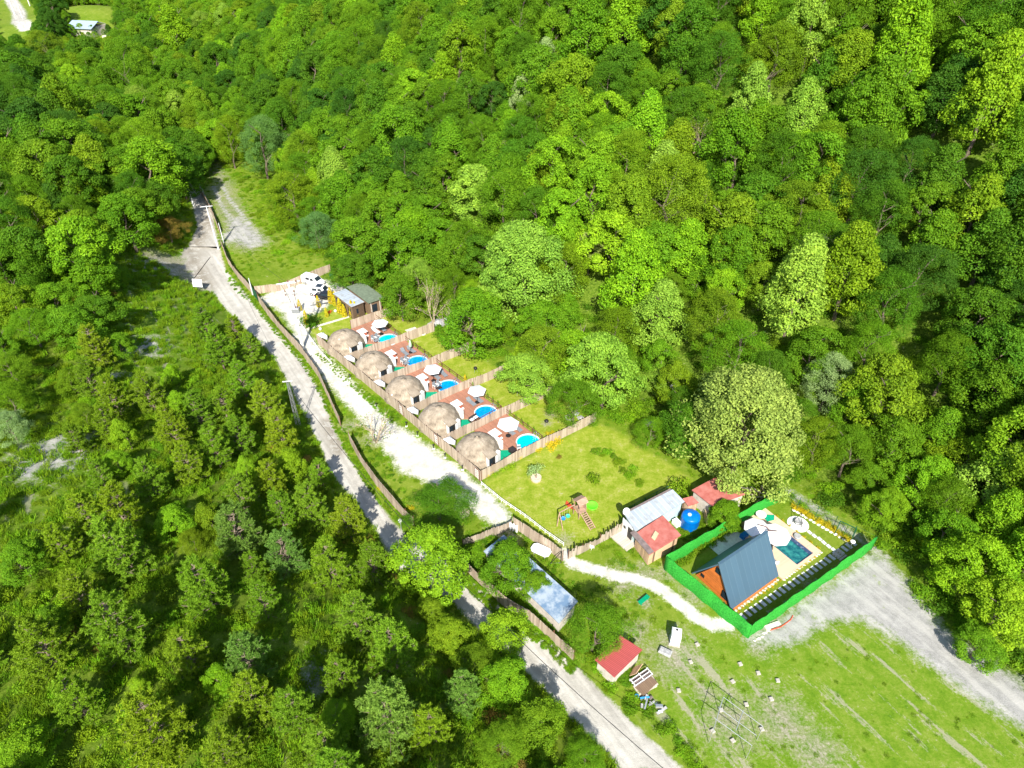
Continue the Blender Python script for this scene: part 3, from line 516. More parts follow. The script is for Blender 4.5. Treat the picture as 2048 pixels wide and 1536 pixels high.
KT = [(1625, 60, 105, 'pale', TALL, 1.3), (1815, 70, 150, 'bright', CONE, 1.2), (1990, 170, 150, 'lime', CONE, 1.3), (1505, 200, 110, 'pale', CONE, 1.25), (1612, 225, 105, 'pale', TALL, 1.2), (1590, 310, 100, 'bright', ROUND, 1.0), (1275, 540, 150, 'bright', CONE, 1.15),
      (675, 345, 95, 'pale', CONE, 1.0), (885, 150, 85, 'bright', CONE, 1), (1040, 200, 55, 'silver', TALL, 1.8), (928, 185, 50, 'silver', CONE, 1.1), (757, 215, 90, 'deep', CONE, 1.2), (690, 225, 70, 'dark', FINE, 1.3), (520, 285, 85, 'blue', FINE, 1.2), (455, 275, 60, 'olive', FINE, 1.4),
      (632, 455, 75, 'blue', FINE, .9), (1065, 750, 115, 'pale', DOME, .7), (1155, 705, 120, 'bright', ROUND, .9), (800, 505, 115, 'mid', ROUND, 1), (945, 640, 140, 'mid', DOME, .8), (1350, 760, 75, 'olive', TALL, 1.3), (1600, 560, 160, 'pale', CONE, 1.1), (1660, 760, 105, 'silver', FINE, 1),
      (125, 205, 100, 'dimy', CONE, 1.1), (140, 290, 110, 'mid', ROUND, .9), (300, 340, 130, 'bright', DOME, .9), (270, 320, 70, 'pale', ROUND, .9), (90, 340, 110, 'dimy', ROUND, 1), (70, 440, 100, 'olive', ROUND, .9), (250, 440, 120, 'mid', DOME, .8), (170, 500, 100, 'mid', FINE, .8), (335, 455, 70, 'rust', FINE, .6), (215, 545, 80, 'mid', FINE, .6),
      (862, 1122, 145, 'lime', ROUND, 1.0), (1190, 1255, 120, 'mid', FINE, .95), (1010, 1130, 105, 'mid', DOME, .8), (1075, 1165, 70, 'mid', DOME, .7), (1452, 1022, 72, 'mid', DOME, .7), (1340, 385, 165, 'dimy', FINE, .9), (1440, 130, 120, 'deep', FINE, 1), (1180, 60, 130, 'mid', CONE, 1), (1250, 40, 120, 'bright', CONE, 1), (1090, 120, 70, 'silver', CONE, 1.2),
      (1850, 960, 110, 'bright', DOME, 1.0), (1945, 1120, 130, 'bright', ROUND, 1), (2000, 1215, 130, 'lime', ROUND, .9), (1770, 1010, 90, 'bright', DOME, .8), (1900, 1060, 110, 'mid', ROUND, .9), (2020, 1020, 120, 'bright', CONE, 1), (1700, 900, 110, 'mid', FINE, .9), (1640, 880, 100, 'olive', FINE, 1), (1790, 880, 110, 'mid', ROUND, 1), (1960, 1290, 90, 'mid', ROUND, .7),
      (1003, 1270, 100, 'lime', ROUND, .9), (897, 1262, 85, 'dimy', DOME, .8), (1000, 1360, 105, 'bright', DOME, .8), (1070, 1450, 105, 'dimy', ROUND, .7), (30, 1510, 110, 'bright', DOME, .8), (950, 1330, 90, 'dimy', FINE, .8), (862, 1215, 55, 'dimy', ROUND, .8), (1170, 1510, 90, 'mid', FINE, .6), (1000, 1490, 100, 'dimy', FINE, .7),
      (247, 860, 50, 'lime', TALL, 1.4), (490, 935, 40, 'lime', TALL, 1.5), (582, 925, 62, 'lime', ROUND, 1.1), (350, 800, 45, 'bright', TALL, 1.0), (240, 690, 60, 'mid', DOME, .8), (150, 650, 100, 'mid', DOME, .8), (190, 620, 90, 'deep', ROUND, .8), (110, 600, 90, 'mid', ROUND, .8), (25, 600, 90, 'olive', ROUND, .9), (60, 650, 90, 'mid', FINE, .8), (345, 1035, 80, 'bright', DOME, .8), (20, 800, 90, 'mid', FINE, .8), (15, 850, 80, 'silver', FINE, .8), (40, 1120, 90, 'mid', DOME, .8), (430, 1350, 60, 'bright', TALL, 1.3), (275, 1370, 40, 'lime', TALL, .9), (20, 730, 80, 'dimy', FINE, .8),
      (1430, 640, 120, 'dimy', FINE, 1), (1480, 700, 130, 'mid', FINE, .9), (1180, 500, 60, 'palest', TALL, 1.2), (1090, 640, 100, 'mid', DOME, .8), (1150, 800, 110, 'mid', FINE, .8), (1240, 730, 100, 'mid', FINE, .8), (860, 430, 90, 'mid', ROUND, .9), (930, 480, 90, 'mid', FINE, .9), (960, 380, 120, 'pale', ROUND, .9), (760, 430, 100, 'mid', DOME, .9),
      (715, 480, 110, 'mid', ROUND, .8), (700, 540, 90, 'deep', DOME, .7), (800, 590, 90, 'mid', DOME, .9), (590, 390, 120, 'olive', FINE, .8), (1990, 780, 140, 'mid', ROUND, 1), (1900, 720, 120, 'mid', FINE, 1), (1960, 640, 130, 'deep', ROUND, 1), (1870, 480, 130, 'mid', CONE, 1), (1780, 600, 130, 'deep', FINE, 1), (1950, 420, 150, 'dimy', CONE, 1), (2020, 330, 130, 'mid', CONE, 1.1), (1760, 420, 120, 'deep', FINE, 1), (1820, 330, 110, 'dark', FINE, 1), (1885, 350, 120, 'deep', CONE, 1), (1855, 410, 100, 'mid', ROUND, 1), (1625, 700, 110, 'mid', ROUND, .9), (1740, 690, 110, 'mid', FINE, 1), (1300, 860, 70, 'mid', FINE, .8),
      (250, 130, 100, 'mid', FINE, 1), (350, 60, 90, 'bright', CONE, 1), (95, 95, 80, 'dimy', FINE, .8), (50, 250, 110, 'dark', ROUND, .9), (30, 150, 100, 'deep', ROUND, .9), (310, 210, 70, 'mid', FINE, .9), (210, 170, 60, 'deep', ROUND, 1)]
UNIQ = {(1275, 540): 'bright yellow green conical tree above the fourth and fifth dome gardens', (675, 345): 'pale yellow green pyramidal tree on the slope above the parked vans', (1040, 200): 'narrow silvery tree standing high on the hillside at top centre', (520, 285): 'bluish green willow with split bare trunks beside the two wheel track', (455, 275): 'thin olive tree with yellowish top at the end of the track',
        (632, 455): 'pale blue green weeping willow beside the tall grass patch', (1065, 750): 'low pale green tree overhanging the garden of the fourth dome hut', (862, 1125): 'bright lime tree standing over the gravel road by the lamp post', (1190, 1255): 'bushy mid green tree leaning over the red corrugated shed', (1010, 1130): 'green tree covering the near half of the long blue sheet roof', (1452, 1022): 'round clipped looking green tree between the red roofs and the green wall',
        (582, 925): 'lime green young tree among pines beside the gravel road', (247, 860): 'lone bright lime sapling on the pine slope', (1350, 760): 'thin cream tinted tree by the stream rocks', (1660, 760): 'silvery grey green tree behind the large pale round tree', (1180, 500): 'white flowering tree beside the large pale tree', (1625, 60): 'tall narrow pale tree near the top edge above the bare slope', (1590, 310): 'yellow lit tree below the pair of pale trees on the right hill'}
keytree(1052, 520, 185, 'pale', ROUND, .95, 'large pale green round tree above the middle dome gardens', True)
keytree(1492, 835, 235, 'palest', ROUND, .95, 'largest cream green round tree behind the red roofed barn', True)
for (a, b, w, tn, kd, asp) in KT: keytree(a, b, w, tn, kd, asp, UNIQ.get((a, b)))
PT = [(234, 1104, 130, 'pgreen'), (476, 1065, 110, 'pblue'), (570, 1108, 95, 'pblue'), (406, 1178, 120, 'pgreen'), (234, 1256, 140, 'pgreen'), (90, 1295, 130, 'polive'), (375, 1307, 100, 'polive'), (492, 1319, 110, 'pblue'), (308, 1455, 160, 'polive'), (586, 1424, 110, 'pgreen'), (504, 1397, 110, 'polive'), (715, 1240, 110, 'pgreen'), (785, 1300, 120, 'pgreen'), (773, 1432, 150, 'pblue'),
      (617, 1014, 90, 'pgreen'), (695, 1042, 90, 'polive'), (560, 1024, 80, 'pgreen'), (531, 812, 80, 'polive'), (484, 765, 70, 'pgreen'), (437, 700, 75, 'pgreen'), (410, 650, 60, 'pgreen'), (344, 859, 80, 'polive'), (297, 790, 75, 'polive'), (395, 828, 75, 'pgreen'), (181, 760, 75, 'pgreen'), (562, 870, 80, 'polive'), (300, 960, 80, 'pgreen'), (430, 900, 80, 'pgreen'), (925, 1385, 95, 'pblue'), (160, 1190, 100, 'polive'), (660, 1130, 100, 'pgreen'), (745, 1130, 90, 'pgreen'), (680, 1350, 90, 'pgreen'), (120, 1090, 80, 'polive'), (200, 950, 60, 'pgreen'), (215, 850, 70, 'polive'), (150, 880, 60, 'pgreen'), (450, 820, 75, 'pgreen'), (375, 930, 80, 'polive'), (480, 990, 80, 'pgreen'), (540, 960, 75, 'polive'), (640, 950, 60, 'pgreen'), (860, 1460, 110, 'polive'), (650, 1500, 120, 'pgreen'), (450, 1500, 110, 'polive'), (150, 1400, 110, 'pgreen'), (500, 700, 55, 'pgreen'), (470, 660, 50, 'polive')]
for q, (a, b, w, tn) in enumerate(PT): keypine(a, b, w, tn, 'large blue green pine with visible branch whorls near the bottom centre' if (a, b) == (773, 1432) else ('broad olive toned pine at the bottom edge left of centre' if (a, b) == (308, 1455) else ('small blue grey pine beside the lower road trees' if (a, b) == (925, 1385) else None)))

# ------------------------------------------------------------ fill forest
CLR = Gs([(20, 95), (70, 100), (70, 60), (60, 30), (40, -40), (-20, -40), (5, 40)])
CLR2 = Gs([(145, 60), (215, 72), (215, 25), (160, 20)])
def inpoly(px, py, poly):
    c = False; n = len(poly)
    for i in range(n):
        x1, y1 = poly[i]; x2, y2 = poly[(i + 1) % n]
        if (y1 > py) != (y2 > py) and px < (x2 - x1) * (py - y1) / (y2 - y1) + x1: c = not c
    return c
cand = []
sp = 5.1
gx, gy = np.meshgrid(np.arange(-420, 300, sp), np.arange(8, 640, sp)); gx = gx.ravel() + rng.uniform(-.42, .42, gx.size) * sp; gy = gy.ravel() + rng.uniform(-.42, .42, gy.size) * sp
gz = hgt(gx, gy); dR = -sdist(gx, gy, RIGHT); dL = -sdist(gx, gy, LEFT); qx, qy, qz = proj(gx, gy, gz + 5)
vis = (qx > -260) & (qx < 2310) & (qy > -200) & (qy < 1750); fr = np.clip(gy / 240, 0, 1)
K = np.array([(a, b, c) for a, b, c in KEY])
c1 = sdist(gx, gy, CLR); c2 = sdist(gx, gy, CLR2); cl3 = ldist(gx, gy, FARROAD); ptr = sdist(gx, gy, P_TRACK); pyd = sdist(gx, gy, P_YARD); spl_ = sdist(gx, gy, P_SPLAY); rsh = sdist(gx, gy + 3.0, P_ROAD)
wood = sdist(gx, gy, Gs([(770, 560), (800, 625), (880, 650), (930, 690), (1010, 735), (1060, 780), (1130, 790), (1200, 835), (1260, 845), (1340, 900), (1420, 925), (1500, 925), (1590, 970), (1740, 1050), (1740, 880), (700, 380)]))
openv = ~((dR > 2) | (dL > 2))
for i in np.nonzero(vis)[0]:
    x, y, z = gx[i], gy[i], gz[i]; px, py = qx[i], qy[i]
    if c1[i] < 3 or c2[i] < 9 or cl3[i] < 7: continue
    if (K[:, 0] - x) .__abs__().min() < 99 and np.any(np.hypot(K[:, 0] - x, K[:, 1] - y) < K[:, 2] * .62 + 1.4): continue
    if openv[i] and not (y > 150 and ptr[i] > 6 and px < 520) and not wood[i] < 0: continue
    if pyd[i] < 3 or spl_[i] < 3: continue
    left = dL[i] > 2; g0x, g0y, _ = proj(x, y, z)
    if 215 < g0x < 460 and 485 < g0y < 660 and x < 0: continue
    if left and py > 560 or (left and px > 300 and py > 520):
        if any(inpoly(g0x, g0y, m) for m in MEAD): continue
        u = random.random()
        if rsh[i] < 2.2 and x < 0: continue
        if u < .23: cand.append(('p', x, y, z, random.uniform(.45, .85), random.choice(['pgreen', 'pgreen', 'polive']), qz[i]))
        elif u < .55: cand.append(('b', x, y, z, random.uniform(.26, .46), random.choice(['mid', 'dimy', 'olive', 'dimy', 'bright']), qz[i]))
        continue
    if dR[i] < 1.5 and not left and not (y > 150) and not wood[i] < 0: continue
    n1 = lump(x, y, 17, .5) + random.gauss(0, .55)
    if px > 1700 and py < 750: n1 -= .5  # ravine shade at upper right, painted in as darker leaf tints
    if px < 120 and py < 330: n1 -= .9  # shaded far left hillside, its shade put into darker leaf tints
    if 520 < px < 1000 and py < 300: n1 -= .25
    if 950 < px < 1350 and 300 < py < 700: n1 += .35
    tn = 'dark' if n1 < -1.1 else 'deep' if n1 < -.45 else 'mid' if n1 < .4 else random.choice(['dimy', 'olive', 'bright']) if n1 < .95 else random.choice(['bright', 'pale', 'lime'])
    s = random.uniform(.62, 1.08) * (1 + .12 * min(1, dR[i] / 60) if dR[i] > 0 else 1)
    if dR[i] < 7 and dR[i] > 0: s *= .75
    if (115 < px < 235 and 15 < py < 110) or (px < 85 and py < 110): s *= .38 if (px < 85 or 140 < px < 212) else .55
    cand.append(('b', x, y, z, s, tn, qz[i]))
nb = sum(1 for c in KEY) - len(PT)
bl = [c for c in cand if c[0] == 'b']; pl = [c for c in cand if c[0] == 'p']
def infr(c):
    a, b, _ = proj(c[1], c[2], c[3] + 6); return -20 < a < 2068 and -20 < b < 1556
bl.sort(key=lambda c: (0 if infr(c) else 1, -c[4] / c[6]))
nind = 292 - nb
for c in bl[:nind]:
    k = random.choice(FINE * 2 + CONE + ROUND + DOME + TALL if c[5] in ('mid', 'deep', 'dark', 'olive', 'dimy') else CONE * 2 + ROUND + DOME); place('broadleaf_tree', 'tree', BR[k][0], BR[k][1], c[1], c[2], c[3], c[4], c[4] * random.uniform(.85, 1.15), c[5])
pl.sort(key=lambda c: (0 if infr(c) else 1, -c[4] / c[6]))
for c in pl[:230]:
    k = random.randrange(4); place('pine_tree', 'pine tree', PN[k][0], PN[k][1], c[1], c[2], c[3], c[4], c[4] * random.uniform(.8, 1.05), c[5], None, 'pine')
def finelabels():
    by = {}
    for t, px in LABELLED: by.setdefault(t['label'], []).append((px, t))
    for lb, L in by.items():
        if 2 <= len(L) <= 3 and len(lb.split()) <= 13:
            L.sort(key=lambda q: q[0])
            for (px, t), w in zip(L, ['left', 'right'] if len(L) == 2 else ['left', 'middle', 'right']): t['label'] = w + ' one, ' + lb
finelabels()
def scatter(name, label, cat, pts, src, src2=None):
    """one stuff object: real meshes set out on points. pts rows: x y z sx sz rot idx r g b"""
    A = np.array(pts, np.float32); me = bpy.data.meshes.new(name); me.vertices.add(len(A)); me.vertices.foreach_set('co', A[:, :3].ravel())
    me.attributes.new('scl', 'FLOAT_VECTOR', 'POINT').data.foreach_set('vector', np.stack([A[:, 3], A[:, 3], A[:, 4]], 1).ravel())
    me.attributes.new('rot', 'FLOAT_VECTOR', 'POINT').data.foreach_set('vector', np.stack([A[:, 5] * 0, A[:, 5] * 0, A[:, 5]], 1).ravel())
    me.attributes.new('idx', 'INT', 'POINT').data.foreach_set('value', A[:, 6].astype(np.int32))
    me.attributes.new('tint', 'FLOAT_COLOR', 'POINT').data.foreach_set('color', np.concatenate([A[:, 7:10], np.ones((len(A), 1), np.float32)], 1).ravel())
    o = bpy.data.objects.new(name, me); COL.objects.link(o); tag(o, label, cat, None, 'stuff')
    ng = bpy.data.node_groups.new(name, 'GeometryNodeTree'); ng.interface.new_socket('Geometry', in_out='INPUT', socket_type='NodeSocketGeometry'); ng.interface.new_socket('Geometry', in_out='OUTPUT', socket_type='NodeSocketGeometry')
    n = ng.nodes; l = ng.links; gi = n.new('NodeGroupInput'); go = n.new('NodeGroupOutput'); jn = n.new('GeometryNodeJoinGeometry')
    def named(a, t):
        q = n.new('GeometryNodeInputNamedAttribute'); q.data_type = t; q.inputs['Name'].default_value = a; return q.outputs['Attribute']
    for srcs in (src, src2):
        if not srcs: continue
        g2 = n.new('GeometryNodeGeometryToInstance')
        for ob in reversed(srcs):
            oi = n.new('GeometryNodeObjectInfo'); oi.transform_space = 'ORIGINAL'; oi.inputs['Object'].default_value = ob; oi.inputs['As Instance'].default_value = False; l.new(oi.outputs['Geometry'], g2.inputs[0])
        ip = n.new('GeometryNodeInstanceOnPoints'); l.new(gi.outputs[0], ip.inputs['Points']); l.new(g2.outputs[0], ip.inputs['Instance']); ip.inputs['Pick Instance'].default_value = True
        l.new(named('idx', 'INT'), ip.inputs['Instance Index']); l.new(named('scl', 'FLOAT_VECTOR'), ip.inputs['Scale']); l.new(named('rot', 'FLOAT_VECTOR'), ip.inputs['Rotation']); l.new(ip.outputs[0], jn.inputs[0])
    l.new(jn.outputs[0], go.inputs[0]); md = o.modifiers.new('scatter', 'NODES'); md.node_group = ng; return o
rest = bl[nind:]
bro = {}
for o in COL.objects:
    if o.name.startswith('crown'):
        for k, b in enumerate(BR):
            if o.data == b[0] and k not in bro: bro[k] = (o, [c for c in o.parent.children if c is not o][0])
ks = sorted(bro)
pts = []
for c in rest:
    t = jit(TINT[c[5]]); pts.append((c[1], c[2], c[3] - .15, c[4], c[4] * random.uniform(.85, 1.15), random.uniform(0, 6.28), random.randrange(len(ks)), *t))
scatter('forest', 'dense mass of mixed green broadleaf trees covering the far hillsides', 'forest', pts, [bro[k][0] for k in ks], [bro[k][1] for k in ks])
print('trees: key', nb, 'pines', len(PT), 'fill', len(bl), len(pl), 'rest', len(rest))

# ------------------------------------------------------------ fences
def isl(name, ca, cb, rough=.85):
    m, t, n, l, b = nmat(name); ge = n.new('ShaderNodeNewGeometry'); tc = n.new('ShaderNodeTexCoord'); mp = n.new('ShaderNodeMapping'); mp.inputs['Scale'].default_value = (4, 4, .8); l.new(tc.outputs['Object'], mp.inputs['Vector'])
    q = noise(n, l, 2, mp.outputs[0], 4); s = mth(n, l, 'ADD', mth(n, l, 'MULTIPLY', ge.outputs['Random Per Island'], .6), mth(n, l, 'MULTIPLY', q.outputs['Fac'], .4)); r = ramp(n, [(.15, ca), (.85, cb)]); l.new(s, r.inputs[0]); l.new(r.outputs[0], b.inputs['Base Color']); b.inputs['Roughness'].default_value = rough; return m
MT['slat'] = isl('fence_slat', (.29, .22, .16), (.50, .41, .32)); MT['slatd'] = isl('old_slat', (.25, .20, .15), (.44, .37, .29))
def resample(pts, step):
    out = []; acc = 0
    for (a, b) in zip(pts, pts[1:]):
        L = math.dist(a, b); k = max(1, int(round(L / step)))
        for i in range(k): out.append((a[0] + (b[0] - a[0]) * i / k, a[1] + (b[1] - a[1]) * i / k, math.atan2(b[1] - a[1], b[0] - a[0]), L / k))
    return out
def fence(label, pts, h=1.9, wavy=.12, mat='slat', group=None, post=2.4, rag=.03, rail=True, name='wooden_fence', side=1):
    g = random.Random(len(label) * 7 + int(pts[0][0] * 10)); o = thing(name, label, 'fence', (pts[0][0], pts[0][1], float(hgt(*pts[0]))), 0, group); ox, oy, oz = o.location
    m = MB(); p = MB(); ph = g.uniform(0, 6)
    S_ = resample(pts, .24); s = 0
    for (x, y, a, L) in S_:
        z = float(hgt(x, y)) - oz; hh = h + wavy * (math.sin(s * .5 + ph) + .6 * math.sin(s * 1.17 + ph * 2)) + g.gauss(0, rag); s += L
        m.box((x - ox + math.cos(a) * L / 2, y - oy + math.sin(a) * L / 2, z + hh / 2 - .1), (L * .96, .035, hh + .2), a + g.gauss(0, .05), 0, g.gauss(0, .02 + rag * .4))
    part('panel', m, mat, o)
    posts = resample(pts, post)
    for (x, y, a, L) in posts + [(pts[-1][0], pts[-1][1], posts[-1][2], 0)]:
        z = float(hgt(x, y)) - oz; p.box((x - ox - math.sin(a) * .07, y - oy + math.cos(a) * .07, z + h / 2), (.08, .08, h + .15), a)
    part('post', p, 'rail', o)['kind'] = 'stuff' if len(posts) > 100 else 'thing'
    if rail:
        r = MB()
        for (x, y, a, L) in posts:
            z = float(hgt(x, y)) - oz
            for zz in (.45, h - .35): r.box((x - ox + math.cos(a) * L / 2 - math.sin(a) * .045, y - oy + math.sin(a) * L / 2 + math.cos(a) * .045, z + zz), (L, .05, .07), a)
        part('rail', r, 'rail', o)
    return o
fence('tan wooden fence beside the far bend of the gravel road', Gs([(374, 336), (390, 360), (402, 385), (418, 415), (430, 440), (440, 468)]), 1.7)
fence('tan wooden fence between the gravel road and the tall grass patch', Gs([(444, 492), (458, 530), (478, 558), (505, 588)]), 1.7)
fence('short green painted gate panel in the roadside fence by the parking entrance', Gs([(506, 589), (517, 603)]), 1.8, 0, 'dkgreen', name='entrance_gate')
fence('long wavy tan wooden fence between the gravel road and the dome hut drive', Gs([(519, 606), (540, 636), (572, 674), (607, 712), (637, 754), (661, 806), (681, 852)]), 1.8, .15)
fence('leaning tan wooden fence from the bare bush down to the street lamp', Gs([(700, 884), (720, 922), (752, 970), (785, 1010), (812, 1038), (828, 1052)]), 1.8, .15)
fence('wavy tan wooden fence between the lower road and the blue sheet roof', Gs([(925, 1134), (957, 1166), (1008, 1214), (1058, 1244), (1106, 1283), (1146, 1322)]), 1.9, .16)
fence('low wooden fence behind the white vans at the parking area', Gs([(512, 588), (560, 582), (600, 568), (645, 550), (662, 543)]), 1.6, .1)
fence('front wooden fence with gates facing the gravel drive along all five dome huts', [PL(-21.6, -3), PL(-12, -3.05), PL(0, -3), PL(12, -3.05), PL(21.6, -3)], 1.95, .05)
DV = [(-21.7, 3.6, 12, 'upper end'), (-12.9, -3, 14, 'first'), (-4.2, -3, 14.6, 'second'), (4.4, -3, 14.8, 'third'), (13.0, -3, 17, 'fourth'), (21.7, -3, 17.2, 'lower end')]
DL_ = ['wooden fence behind the first dome terrace next to the cafe lawn', 'wooden divider fence between the first and second dome plots', 'wooden divider fence between the second and third dome plots', 'wooden divider fence between the third and fourth dome plots', 'wooden divider fence between the fourth and fifth dome plots', 'long wavy wooden fence between the fifth dome plot and the playground lawn']
for (u, v0, v1, _), lb in zip(DV, DL_): fence(lb, [PL(u - .25, v0), PL(u, 1), PL(u + .45, 6), PL(u + .7, 8.3), PL(u + .7 + (v1 - 8.3) * .11, v1)] if v0 < 0 else [PL(u, v0), PL(u + .7, v1)], 1.75, .09)
fence('short wooden fence segment in front of the blue sheet roof', Gs([(926, 1092), (965, 1080), (1000, 1068), (1024, 1055)]), 1.3, .15, 'slatd', rag=.06)
fence('wooden fence with leaning panels between the lawn rail and the blue sheet roof', Gs([(1027, 1056), (1060, 1078), (1095, 1100), (1124, 1122)]), 1.9, .1)
fence('ragged fence of loose grey planks at the bottom edge of the playground lawn', Gs([(1137, 1118), (1165, 1106), (1200, 1086), (1243, 1064)]), 1.5, .25, 'slatd', rag=.18, rail=False)
# low white rails
def lowrail(label, pts, h=.55, mat='wpaint', step=1.2, name='low_rail', r=.035):
    o = thing(name, label, 'railing', (pts[0][0], pts[0][1], 0)); ox, oy, _ = o.location; q = resample(pts, step); m = MB(); p = MB()
    P3 = [(x - ox, y - oy) for x, y, a, L in q] + [(pts[-1][0] - ox, pts[-1][1] - oy)]
    for z in (h, h * .5): m.path([(x, y, z) for x, y in P3], r, 5)
    for x, y in P3: p.tube((x, y, -.05), (x, y, h + .06), r * 1.3, n=6)
    part('rail', m, mat, o); part('post', p, mat, o); return o
lowrail('low white rail along the drive edge of the playground lawn', Gs([(963, 970), (1003, 1003), (1050, 1035), (1090, 1066), (1127, 1092)]), .6, step=.8)
lowrail('low white rail bordering the cafe garden above the first dome hut', Gs([(598, 645), (612, 665), (640, 705), (664, 730)]), .6, step=1.0)
lowrail('dark green rail along the planted strip behind the grey roofed shed', Gs([(1246, 1030), (1290, 1003), (1335, 980)], .4), 1.1, 'dkgreen', 1.6)
# green covered wall of the villa
V0 = Vector((24.8, 40.6, 0)); VRZ = math.atan2(.565, .825)
def VL(x, y): return (V0.x + x * .825 - y * .565, V0.y + x * .565 + y * .825)
def gwall(label, a, b, h=2.3, posts=True):
    o = thing('green_wall_fence', label, 'fence', (*VL(*a), 0), VRZ, 'bright green artificial hedge walls around the villa'); dx, dy = b[0] - a[0], b[1] - a[1]; L = math.hypot(dx, dy); n = max(2, int(L / .5)); m = MB(); an = math.atan2(dy, dx); nx, ny = -math.sin(an), math.cos(an); vs = []; fs = []
    g = random.Random(int(L * 100))
    for i in range(n + 1):
        t = i / n; w = .05 * math.sin(i * 1.1) + .04 * g.uniform(-1, 1); hh = h + .04 * math.sin(i * .7) + .07 * math.sin(i * .23) + g.uniform(-.03, .03)
        for k in (-.035, .035): vs += [(dx * t + nx * (k + w), dy * t + ny * (k + w), -.05), (dx * t + nx * (k + w), dy * t + ny * (k + w), hh)]
    for i in range(n):
        q = i * 4; r = q + 4; fs += [(q, r, r + 1, q + 1), (r + 2, q + 2, q + 3, r + 3), (q + 1, r + 1, r + 3, q + 3)]
    fs += [(0, 1, 3, 2), (n * 4, n * 4 + 2, n * 4 + 3, n * 4 + 1)]
    m.add(vs, fs); part('panel', m, 'greenwall', o, True); p = MB()
    for i in range(int(L / 2.6) + 1):
        t = min(1, i * 2.6 / L); s = 1 if posts else -1; p.tube((dx * t + nx * .12 * s, dy * t + ny * .12 * s, 0), (dx * t + nx * .12 * s, dy * t + ny * .12 * s, h), .04, n=6)
    part('post', p, 'dkgreen', o); return o
gwall('bright green wall on the cabin gable side facing the white footpath', (-1.06, 11.31), (0, 0)); gwall('long bright green wall facing the grey gravel yard', (0, 0), (21.33, -.5)); gwall('bright green wall between the red roofed sheds and the cabin', (18.6, 10.75), (-1.0, 11.4), 2.3, False)
gwall_chain = thing('mesh_fence', 'thin green post and wire fence behind the yellow shrubs', 'fence', (*VL(21.3, -.4), 0), VRZ); pp = MB(); rr = MB()
for i in range(6): a = (-2.7 * i / 5, 11.1 * i / 5); pp.tube((*a, 0), (*a, 2.3), .035, n=6)
for z in (.8, 1.5, 2.25): rr.tube((0, 0, z), (-2.7, 11.1, z), .012, n=5)
part('post', pp, 'dkgreen', gwall_chain); part('wire', rr, 'dkgreen', gwall_chain)

# ------------------------------------------------------------ dome hut plots
def dome_mb(r=3.12, n=56, k=16, seed=1):
    g = np.random.default_rng(seed); vs = []; fs = []
    for j in range(k + 1):
        t = j / k * math.pi / 2 * .985; rr = r * math.cos(t) ** .92; z = r * 1.0 * math.sin(t)
        for i in range(n):
            a = 2 * math.pi * i / n; w = 1 + .018 * g.normal() + .02 * math.sin(5 * a + seed); vs.append((rr * w * math.cos(a), rr * w * math.sin(a), z * (1 + .012 * g.normal())))
    for j in range(k):
        for i in range(n): fs.append((j * n + i, j * n + (i + 1) % n, (j + 1) * n + (i + 1) % n, (j + 1) * n + i))
    fs.append(tuple(k * n + i for i in range(n))); return MB().add(vs, fs)
ORD = ['first', 'second', 'third', 'fourth', 'fifth']
def dome(i, u):
    o = thing('dome_hut', ['thatched dome hut farthest from the camera, next to the cafe lawn', 'second thatched dome hut, beside the terrace with the closed green parasol', 'middle thatched dome hut of the five', 'thatched dome hut beside the daybed terrace, fourth from the cafe', 'thatched dome hut nearest the playground lawn, with a light grass tip'][i], 'dome hut', (*PL(u, -.1), 0), PRZ, 'five thatched dome huts in a row')
    part('thatch', dome_mb(seed=i + 3), 'thatch', o, True)
    c = MB(); c.lathe([(.55, 2.93), (.5, 3.12), (.22, 3.22), (.12, 3.5 if i == 4 else 3.3)], n=16); part('cap', c, 'thatch', o, True)
    # doorway bay facing +u
    f = MB(); f.box((3.06, -.75, 1.02), (.5, .12, 2.05)); f.box((3.06, .55, 1.02), (.5, .12, 2.05)); f.box((3.06, -.1, 2.08), (.5, 1.42, .1)); fr = part('door_frame', f, 'wpaint', o)
    d = MB(); d.box((3.12, -.1, 1.0), (.10, 1.16, 1.96)); dr = part('door', d, 'black', o)
    w = MB(); w.box((3.18, -.25, 1.15), (.04, .5, 1.2)); part('pane', w, 'glass', dr)
    p = MB(); p.slab([(2.0, -.85, 2.5), (3.45, -.85, 2.16), (3.45, .65, 2.16), (2.0, .65, 2.5)], .12); part('door_hood', p, 'thatch', o)
    s = MB(); s.box((2.85, 1.1, .9), (.5, .9, 1.8), .35); part('white_wing', s, 'wpaint', o)
    g = MB(); g.box((1.0, 2.95, 1.15), (1.5, .30, 1.5), .0); wf = part('window_frame', g, 'wpaint', o)
    q = MB(); q.box((1.0, 3.12, 1.15), (1.3, .03, 1.3)); part('pane', q, 'glass', wf)
    b = MB(); gg = random.Random(i)
    for _ in range(5):
        a = gg.uniform(-2.6, .2); e = gg.uniform(.3, 1.1); rr = 3.14; n = Vector((math.cos(a) * math.cos(e), math.sin(a) * math.cos(e), math.sin(e))); t = n.orthogonal().normalized(); bb = n.cross(t); cc = n * rr; s_ = gg.uniform(.1, .2); b.add([cc + t * s_, cc + bb * s_, cc - t * s_ * .8, cc - bb * s_], [(0, 1, 2, 3)])
    part('patch', b, 'white', o); return o
